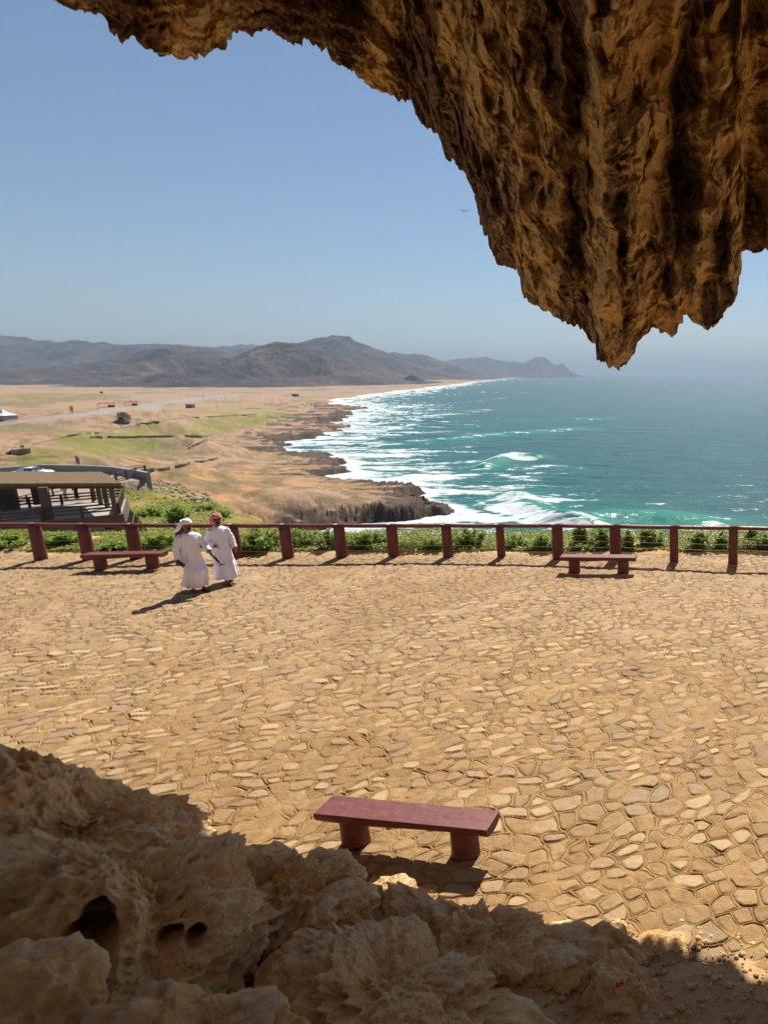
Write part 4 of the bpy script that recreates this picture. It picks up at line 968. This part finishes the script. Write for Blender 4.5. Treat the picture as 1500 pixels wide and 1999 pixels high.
# yellow banner sign
p = on(141, 808); s_ = scale_at(p); y_ = empty('advertising_sign', p, 'tall yellow board sign standing beside the desert road', 'sign')
m = MB(); m.box((0, 0, 10*s_), (7*s_, .3, 11*s_)); m.build('board', M_YEL, y_, bevel=.05); m = MB(); m.tube([(0, .3, 0), (0, .3, 10*s_)], .15, 8); m.build('pole', M_METAL, y_)
# red awnings
def stall(px, py, wpx, label):
    p = on(px, py); s_ = scale_at(p); r = empty('market_stall', p, label, 'stall', 'red roofed stalls beyond the road'); w_ = wpx*s_; h_ = 7*s_
    m = MB(); Rg = []
    for k in range(9): x = -w_/2+w_*k/8; Rg.append([(x, -w_*.25, h_+.3*math.sin(k*1.3)), (x, 0, h_*1.35+.25*math.sin(k*2)), (x, w_*.25, h_), (x, w_*.25, h_-.15), (x, 0, h_*1.35-.15), (x, -w_*.25, h_-.3)])
    m.rings(Rg); m.build('awning', M_REDC, r)
    for a in (-.46, 0, .46):
        m = MB(); m.tube([(a*w_, -w_*.22, 0), (a*w_, -w_*.22, h_)], .1, 6); m.build('pole', M_METAL, r)
    m = MB(); m.box((w_*.3, 0, h_*.3), (w_*.3, w_*.3, h_*.6)); m.build('counter', M_DARK, r)
stall(210, 795, 25, 'red awning stall left of the palm-topped hut'); stall(257, 792, 20, 'red awning stall behind the palm-topped hut')
# hut and palm
p = on(243, 821); s_ = scale_at(p); hu = empty('kiosk', p, 'small cream kiosk under a palm tree beside the road', 'kiosk')
m = MB(); m.box((-3*s_, 0, 6.5*s_), (13*s_, 8*s_, 13*s_)); m.build('wall', M_CREAM, hu, bevel=.1)
m = MB(); m.box((-3*s_, 0, 13.4*s_), (14.5*s_, 9.5*s_, 1*s_)); m.build('roof', M_THATCH, hu)
m = MB(); m.box((-3*s_, -4.1*s_, 3.5*s_), (10*s_, .3*s_, 5*s_)); m.build('shop_shade_panel', M_DARK, hu)  # solid dark panel, painted as the shade inside the kiosk
p2 = p+np.array([7*s_, -1*s_, 0])
m = MB(); m.box((0, 0, 6*s_), (6*s_, 5*s_, 12*s_)); o = m.build('water_tank', M_CREAM, None, bevel=.2); o.location = p2+np.array([1*s_, 3*s_, 0]); tag(o, 'cream square tank just right of the kiosk', 'tank')
pt = empty('palm_tree', p+np.array([2*s_, -5*s_, 0]), 'shaggy palm tree rising over the cream kiosk', 'palm tree')
m = MB(); m.tube([(0, 0, -.2), (.2, 0, 5*s_), (.1, .1, 10*s_), (0, 0, 15*s_)], [.5, .36, .3, .34], 8); m.build('trunk', M_TRUNK, pt, True)
m = MB(); g = random.Random(4)
for k in range(26):
    a = g.uniform(0, 6.28); l = g.uniform(8, 12)*s_; e_ = g.uniform(-.2, .9); prev = None
    for j in range(7):
        q = j/6; r_ = l*q*math.cos(e_*(1-q*.3)); z = 15*s_+l*(math.sin(e_)*q-.75*q*q); wd_ = .12*l*(1-abs(q-.4)); c = Vector((math.cos(a)*r_, math.sin(a)*r_, z)); sd2 = Vector((-math.sin(a), math.cos(a), -.5))*wd_*.5
        cur = (c+sd2, c+Vector((0, 0, wd_*.3)), c-sd2*1)
        cur = (c+sd2, c+Vector((0, 0, wd_*.35)), c+Vector((math.sin(a), -math.cos(a), -.5))*wd_*.5)
        if prev: m.add([prev[0], prev[1], cur[1], cur[0]], [(0, 1, 2, 3)]); m.add([prev[1], prev[2], cur[2], cur[1]], [(0, 1, 2, 3)])
        prev = cur
m.build('crown', simple('palm_frond', (.12, .13, .05), .8, .4, .4), pt)
# person by kiosk
p = on(226, 820); h_ = 1.8
# box hut, blue container
def boxhut(px, py, wpx, hpx, mt, label, name, cat):
    p = on(px, py); s_ = scale_at(p); r = empty(name, p, label, cat)
    m = MB(); m.box((0, 0, hpx*s_*.45), (wpx*s_, wpx*s_*.6, hpx*s_*.9)); m.build('wall', mt, r, bevel=.08)
    m = MB(); m.box((0, 0, hpx*s_*.95), (wpx*s_*1.06, wpx*s_*.68, hpx*s_*.1)); m.build('roof', M_METAL, r)
    m = MB(); m.box((wpx*s_*.15, -wpx*s_*.302, hpx*s_*.33), (wpx*s_*.2, .12, hpx*s_*.6)); m.build('door', M_DARK, r)
boxhut(372, 797, 13, 8, simple('grey_render', (.26, .22, .21), .8), 'small grey square hut beside the road', 'hut', 'hut')
boxhut(577, 774, 10, 5, M_BLUE, 'small blue cabin alone on the plain near the beach', 'cabin', 'cabin')
boxhut(198, 768, 4, 4, M_DARK, 'tiny dark hut at the foot of the mountains', 'hut', 'hut')
# utility poles
def pole(px, py, hpx, label):
    p = on(px, py); s_ = scale_at(p); r = empty('lamp_post', p, label, 'lamp post', 'thin posts along the desert road')
    m = MB(); m.tube([(0, 0, 0), (0, 0, hpx*s_)], [.35*s_, .22*s_], 6); m.build('pole', M_METAL, r)
    m = MB(); m.beam((0, 0, hpx*s_), (2.2*s_, 0, hpx*s_*1.01), .3*s_, .3*s_); m.build('lamp_arm', M_METAL, r)
for q in ((192, 804, 16, 'thin lamp post between yellow sign and left red stall'), (320, 806, 20, 'thin lamp post between the kiosk and grey hut'), (398, 781, 15, 'thin lamp post right of the grey hut'), (425, 795, 14, 'thin lamp post at edge of far green patch'), (440, 782, 14, 'thin lamp post farthest right on the road'),
          (775, 752, 18, 'pale mast at the foot of the central hill'), (96, 787, 9, 'short pale post left of the yellow sign')): pole(*q)
# flag sign near the parapet
p = at(158, 921, 104); sg_ = empty('road_sign', (p[0], p[1], p[2]-1), 'purple pennant sign on a thin post behind the grey parapet wall', 'sign')
m = MB(); m.tube([(0, 0, 0), (-.25, 0, 3.3)], .09, 8); m.build('pole', simple('rust_post', (.2, .1, .07), .7), sg_)
m = MB(); m.add([(-.55, -.03, 2.4), (.05, -.03, 2.3), (.1, -.03, 3.2), (-.25, -.03, 3.75), (-.55, -.03, 3.3)]+[(-.55, .03, 2.4), (.05, .03, 2.3), (.1, .03, 3.2), (-.25, .03, 3.75), (-.55, .03, 3.3)], [(0, 1, 2, 3, 4), (9, 8, 7, 6, 5)]+[(i, i+5, (i+1) % 5+5, (i+1) % 5) for i in range(5)])
m.build('board', M_SIGNP, sg_)
# bird
p = at(907, 412, 120); m = MB(); m.ell((0, 0, 0), (.1, .3, .09), 8, 6); m.add([(0, .12, .02), (.5, .05, .16), (.85, -.08, .05), (0, -.1, .02), (-.5, .05, .16), (-.85, -.08, .05)], [(0, 1, 2, 3), (0, 3, 5, 4)])
o = m.build('bird', M_BLACK); o.location = p; tag(o, 'tiny dark bird flying in the open sky beside the overhang', 'bird')

# sea rocks off the headland
for i, (px, py, rx, rz_) in enumerate(((812, 990, 4.2, 3.8), (832, 996, 3.4, 2.2), (852, 998, 3.6, 1.4))):
    c = onz(px, py, SEA); U, F = CS[60]; q = U*np.array([rx, rx*.7, rz_]); q = q*(1+.35*fbm(U*1.8+i*5, 4, 200+i)[:, None])+U*((ridged(U*3+i, 4, 210+i)-.6)*1.2)[:, None]; q[:, 2] = np.floor(q[:, 2]/.8)*.8*.5+q[:, 2]*.5
    o = npmesh('sea_rock', q, F, simple('wet_rock', (.09, .075, .065), .8, .35, .4, bump=.8, bd=.6)); o.location = c
    tag(o, ['block of dark rock in the surf nearest the headland tip', 'middle dark rock in the surf off the headland tip', 'outermost low dark rock off the headland tip'][i], 'rock', 'dark rocks in the surf')

# ------------------------------------------------------------------ the two men
def skin_body(name, J, E, parent, root=0):
    me = bpy.data.meshes.new(name); me.from_pydata([j[0] for j in J], E, []); o = link(name, me, M_SKIN, parent)
    md = o.modifiers.new('skin', 'SKIN'); md.use_smooth_shade = True
    for i, j in enumerate(J):
        sv = me.skin_vertices[0].data[i]; r = j[1]; sv.radius = r if hasattr(r, '__len__') else (r, r); sv.use_root = (i == root)
    sb = o.modifiers.new('sub', 'SUBSURF'); sb.levels = sb.render_levels = 1
    return o
def man(loc, yaw, label, arms, legs, headturn, scarf_mt, tail, glasses, hem, seed, lean=0.):
    """local frame: +y forward, +x the man's right-hand side is -x seen from behind"""
    root = empty('person', loc, label, 'person', rz=yaw)
    J = [((0, 0, .95), .13), ((0, .0, 1.15), .12), ((0, 0, 1.35), (.15, .11)), ((0, -.005, 1.46), .06), ((0, .01, 1.54), .055)]; E = [(0, 1), (1, 2), (2, 3), (3, 4)]
    hc = math.cos(headturn); hs = math.sin(headturn)
    def hd(x, y, z): return (x*hc-y*hs, x*hs+y*hc+.015, z)
    J += [(hd(0, .015, 1.60), (.075, .085)), (hd(0, .01, 1.67), (.082, .095)), (hd(0, -.0, 1.735), (.07, .08))]; E += [(4, 5), (5, 6), (6, 7)]
    # nose and chin
    J += [(hd(0, .10, 1.635), .014)]; E += [(6, 8)]
    J += [(hd(0, .075, 1.565), .028)]; E += [(5, 9)]
    for s in (-1, 1):
        J += [(hd(s*.088, 0, 1.645), .014)]; E += [(6, len(J)-1)]
    for s, (el, wr, hdv) in zip((-1, 1), arms):
        b = len(J); J += [((s*.17, 0, 1.39), .055), (el, .042), (wr, .028)]; E += [(2, b), (b, b+1), (b+1, b+2)]
        hv = Vector(hdv).normalized(); wv_ = Vector(wr); side = Vector((0, 1, 0)).cross(hv); side = (side if side.length > .1 else Vector((1, 0, 0))).normalized(); fwd = hv.cross(side).normalized()
        palm = wv_+hv*.075; J += [(tuple(wv_+hv*.035), .025), (tuple(palm), (.034, .018))]; E += [(b+2, b+3), (b+3, b+4)]
        for f in range(4):
            o1 = palm+fwd*((f-1.5)*.019)+hv*.02; ln = (.030, .035, .033, .026)[f]; i0 = len(J)
            J += [(tuple(o1), .010), (tuple(o1+hv*ln-side*s*.006), .0085), (tuple(o1+hv*ln*1.5-side*s*.028), .008)]; E += [(b+4, i0), (i0, i0+1), (i0+1, i0+2)]
        i0 = len(J); J += [(tuple(wv_+hv*.04+fwd*.032), .011), (tuple(wv_+hv*.075+fwd*.052-side*s*.01), .009)]; E += [(b+3, i0), (i0, i0+1)]
    for s, (kn, an, toe) in zip((-1, 1), legs):
        b = len(J); J += [((s*.09, 0, .88), .09), (kn, .058), (an, .036), (tuple(Vector(an).lerp(Vector(toe), .45)), .036), (toe, (.038, .022))]; E += [(0, b), (b, b+1), (b+1, b+2), (b+2, b+3), (b+3, b+4)]
    skin_body('body', J, E, root)
    # robe: lofted rings with folds that deepen to the hem
    g = np.random.default_rng(seed); ph_ = g.uniform(0, 6.28, 6); n = 72; m = MB(); Rg = []
    prof_r = [(hem[2], .20, .145, hem[0], hem[1]), (.25, .195, .145, hem[0]*.85, hem[1]*.85), (.45, .21, .165, hem[0]*.5, hem[1]*.5), (.7, .215, .17, hem[0]*.2, hem[1]*.2), (.9, .205, .165, 0, 0), (1.05, .195, .15, 0, 0), (1.2, .20, .145, 0, 0), (1.33, .215, .135, 0, 0), (1.41, .195, .115, 0, 0), (1.455, .13, .09, 0, 0), (1.475, .075, .07, 0, 0)]
    zs = np.concatenate([np.linspace(prof_r[0][0], 1.3, 26), np.linspace(1.32, 1.475, 8)]); pr_ = np.array(prof_r)
    for z in zs:
        a, b, ox, oy = [np.interp(z, pr_[:, 0], pr_[:, k]) for k in (1, 2, 3, 4)]; k = np.clip((1.35-z)/1.2, 0, 1); ring = []; lp = []
        for s_, (kn, an, toe) in zip((-1, 1), legs):
            hp = Vector((s_*.09, 0, .88)); K_ = Vector(kn); A_ = Vector(an); zz_ = max(z, A_.z)
            lp.append(hp.lerp(K_, min(1, max(0, (.88-z)/(.88-K_.z)))) if z > K_.z else K_.lerp(A_, min(1, (K_.z-zz_)/(K_.z-A_.z+1e-6))))
        wl = float(sstep(.95, .55, z)) if False else min(1., max(0., (.95-z)/.35))
        ox = (lp[0].x+lp[1].x)/2; oy = (lp[0].y+lp[1].y)/2-lean*(z-.9)
        aa_ = max(a*.92, abs(lp[0].x-lp[1].x)/2+.12) if wl > 0 else a; bb_ = max(b*.85, abs(lp[0].y-lp[1].y)/2+.085) if wl > 0 else b; aa_ = a+(aa_-a)*wl; bb_ = b+(bb_-b)*wl
        for q in np.linspace(0, 2*math.pi, n, endpoint=False):
            f = 1+k*(.075*math.sin(5*q+ph_[0]+z*1.1)+.055*math.sin(8*q+ph_[1]-z*1.4)+.03*math.sin(13*q+ph_[2]+z*2.))+.012*math.sin(3*q+z*14+ph_[3])+.010*math.sin(6*q-z*19)
            pw_ = 1-.3*wl; y = (bb_+.02*wl)*f*math.copysign(abs(math.sin(q))**pw_, math.sin(q))+oy*wl; x = aa_*f*math.copysign(abs(math.cos(q))**pw_, math.cos(q))+ox*wl
            ring.append((x, y+lean*(z-.9), z+(.02*math.sin(4*q+ph_[4]) if z < .3 else 0)))
        Rg.append(ring)
    m.rings(Rg, cap=False); ro = m.build('robe', M_ROBE, root, True); so = ro.modifiers.new('solid', 'SOLIDIFY'); so.thickness = .006
    for s, (el, wr, hdv) in zip((-1, 1), arms):
        m = MB(); sh = Vector((s*.15, 0, 1.395)); elv = Vector(el); wv_ = Vector(wr); pts = []; rs = []
        for k in range(17):
            q = k/16; p_ = sh.lerp(elv, q*2) if q < .5 else elv.lerp(wv_, q*2-1); rr = .082-.022*q+.005*math.sin(k*2.1+seed)+(.008 if k == 16 else 0); p_ = p_+Vector(hdv).normalized()*(.05*max(0, q-.6)); pts.append(p_+Vector((.004*math.sin(k*1.7), .004*math.cos(k*2.3), 0))); rs.append(rr)
        m.tube(pts, rs, 18, False); so = m.build('sleeve', M_ROBE, root, True).modifiers.new('solid', 'SOLIDIFY'); so.thickness = .005
    # wrapped scarf: twisted bands round the head with a crown and a tail
    m = MB(); Rg = []
    for k, (z, r_) in enumerate(((1.665, .094), (1.68, .110), (1.70, .118), (1.73, .118), (1.76, .108), (1.785, .086), (1.802, .052), (1.808, .015))):
        Rg.append([hd(r_*.92*math.cos(q)*(1+.03*math.sin(7*q+k)), r_*1.08*math.sin(q)-.01, z-.018*math.sin(q)*-1+.012*math.sin(3*q+k*1.3)) for q in np.linspace(0, 2*math.pi, 36, endpoint=False)])
    m.rings(Rg)
    for j in range(3):
        pts = [hd((.106-.006*j)*math.cos(q), (.118-.006*j)*math.sin(q)-.01, 1.695+.024*j+.020*math.sin(q+j*1.4)) for q in np.linspace(0, 2*math.pi, 28)]
        m.tube(pts, .019, 8, False)
    hsf = m.build('head_scarf', scarf_mt, root, True)
    m = MB(); Rg = []
    for k, (x, y, z, w_, th2) in enumerate(tail): Rg.append([hd(x+w_*math.cos(q), y+th2*math.sin(q), z) for q in np.linspace(0, 2*math.pi, 12, endpoint=False)])
    m.rings(Rg); m.build('scarf_tail', scarf_mt, hsf, True)
    if glasses:
        m = MB()
        for s in (-1, 1): m.ell(hd(s*.036, .098, 1.655), (.028, .012, .020), 10, 6)
        m.tube([hd(-.07, .085, 1.662), hd(0, .108, 1.665), hd(.07, .085, 1.662)], .005, 6); m.build('sunglasses', M_BLACK, root, True)
    else:
        for s in (-1, 1):
            m = MB(); m.ell(hd(s*.034, .093, 1.652), (.014, .008, .008), 8, 6); m.build('eye', M_BLACK, root, True)
    m = MB(); m.ell(hd(0, .075, 1.562), (.05, .032, .03), 12, 8); m.tube([hd(-.03, .097, 1.605), hd(0, .106, 1.610), hd(.03, .097, 1.605)], .006, 6); m.build('beard', M_HAIR, root, True)
    for s, (kn, an, toe) in zip((-1, 1), legs):
        an = Vector(an); toe = Vector(toe); d = (toe-an); d2 = Vector((d.x, d.y, 0)).normalized() if abs(d.z) < .2 else d.normalized(); sdv = Vector((d2.y, -d2.x, 0)).normalized(); up = sdv.cross(d2).normalized(); up = up if up.z > 0 else -up
        m = MB(); base_ = Vector((an.x, an.y, an.z-.075)) if d.z > -.09 else an-up*.04; Rg = []
        for k in range(9):
            q = k/8; c = base_+d2*(-.065+.285*q); w_ = .036+.012*math.sin(q*math.pi)+.006*q
            if k in (0, 8): w_ *= .55
            Rg.append([tuple(c+sdv*w_+up*0), tuple(c+sdv*w_+up*.022), tuple(c-sdv*w_+up*.022), tuple(c-sdv*w_)])
        m.rings(Rg)
        for q in (.30, .62):
            c = base_+d2*(-.065+.285*q); m.tube([tuple(c+sdv*.05), tuple(c+sdv*.036+up*.06), tuple(c-sdv*.036+up*.06), tuple(c-sdv*.05)], .011, 6)
        m.build('sandal', M_SANDAL, root, True)
    return root
# nearer man, white scarf, steps forward on one foot, the rear heel lifted
p1 = onz(388, 1153); yaw1 = math.atan2(-.93, .38)*1.0    # forward is local +y
def yaw_of(fx, fy): return math.atan2(-fx, fy)
Y1 = yaw_of(.90, -.44)
m1 = man(p1+np.array([-.05, 0, 0]), Y1, 'man in white robe and white head scarf, nearer one, holding black gear in both hands',
         arms=[((-.26, .10, 1.15), (-.25, .30, .99), (0, .55, -.8)), ((.27, -.04, 1.13), (.31, .03, .88), (.1, .3, -1))][::1],
         legs=[((-.09, .20, .50), (-.09, .12, .085), (-.09, .29, .03)), ((.09, -.02, .47), (.08, -.27, .17), (.08, -.16, .05))],
         headturn=rad(2), scarf_mt=M_ROBE, tail=[(.03, -.09, 1.72, .06, .05), (.07, -.12, 1.66, .065, .045), (.11, -.14, 1.59, .06, .03), (.15, -.17, 1.53, .07, .02), (.17, -.19, 1.49, .03, .01)], glasses=False, hem=(0, -.10, .13), seed=3, lean=.05)
p2 = onz(441, 1137); Y2 = yaw_of(.88, -.47)
m2_ = man(p2, Y2, 'taller man in white robe with red and white head scarf and sunglasses, behind the first',
          arms=[((-.25, .04, 1.13), (-.24, .15, .90), (0, .3, -1)), ((.26, -.06, 1.14), (.19, .12, 1.02), (-.3, .6, -.2))],
          legs=[((-.09, -.02, .48), (-.10, -.12, .085), (-.12, .05, .03)), ((.09, .20, .50), (.10, .30, .085), (.10, .47, .035))],
          headturn=rad(-16), scarf_mt=M_SCARF, tail=[(.03, -.10, 1.73, .06, .04), (.05, -.13, 1.66, .07, .03), (.06, -.15, 1.58, .075, .025), (.07, -.16, 1.52, .05, .015)], glasses=True, hem=(0, .02, .16), seed=8, lean=-.03)
def w_of(m, v): return Matrix.Translation(m.location) @ Matrix.Rotation(m.rotation_euler[2], 4, 'Z') @ Vector(v)
# black rod-like grip hanging from the man's forward hand
h1 = w_of(m1, (-.25, .36, .91)); r_ = Matrix.Rotation(Y1, 3, 'Z')
tp = empty('tripod', h1, 'short folded black tripod held low between the two men', 'tripod')
d_ = Vector((.28, .42, -.62)); d_ = Vector((.20, .03, -.28))
m = MB(); m.tube([(0, 0, .03), tuple(d_*.75)], [.028, .024], 10); m.build('leg_bundle', M_BLACK, tp, True)
m = MB(); m.tube([tuple(d_*.75), tuple(d_)], [.012, .012], 8); m.tube([tuple(d_+Vector((-.05, -.02, -.01))), tuple(d_+Vector((.06, .03, .01)))], .012, 8); m.build('head_mount', M_BLACK, tp, True)
h2 = w_of(m1, (.33, .07, .79))
cm = empty('camera', h2, 'black camera held in the lowered hand of man in white scarf', 'camera', rz=Y1)
m = MB(); m.box((0, .04, 0), (.08, .15, .10)); m.build('camera_body', M_BLACK, cm, bevel=.012); m = MB(); m.tube([(0, .10, -.0), (0, .22, -.02)], [.038, .042], 16); m.build('lens', M_BLACK, cm, True)

# ------------------------------------------------------------------ haze
m = MB(); m.box((0, 0, (SEA-6+620)/2), (170000, 170000, 620-(SEA-6)))
hzm = bpy.data.materials.new('haze_air'); hzm.use_nodes = True; nt = hzm.node_tree
for n_ in list(nt.nodes):
    if n_.type != 'OUTPUT_MATERIAL': nt.nodes.remove(n_)
pv = nt.nodes.new('ShaderNodeVolumePrincipled'); pv.inputs['Color'].default_value = (.35, .46, .59, 1); pv.inputs['Density'].default_value = 1.05e-4; pv.inputs['Anisotropy'].default_value = .2
nt.links.new(pv.outputs[0], nt.nodes['Material Output'].inputs['Volume'])
tag(m.build('haze', hzm), kind='stuff')
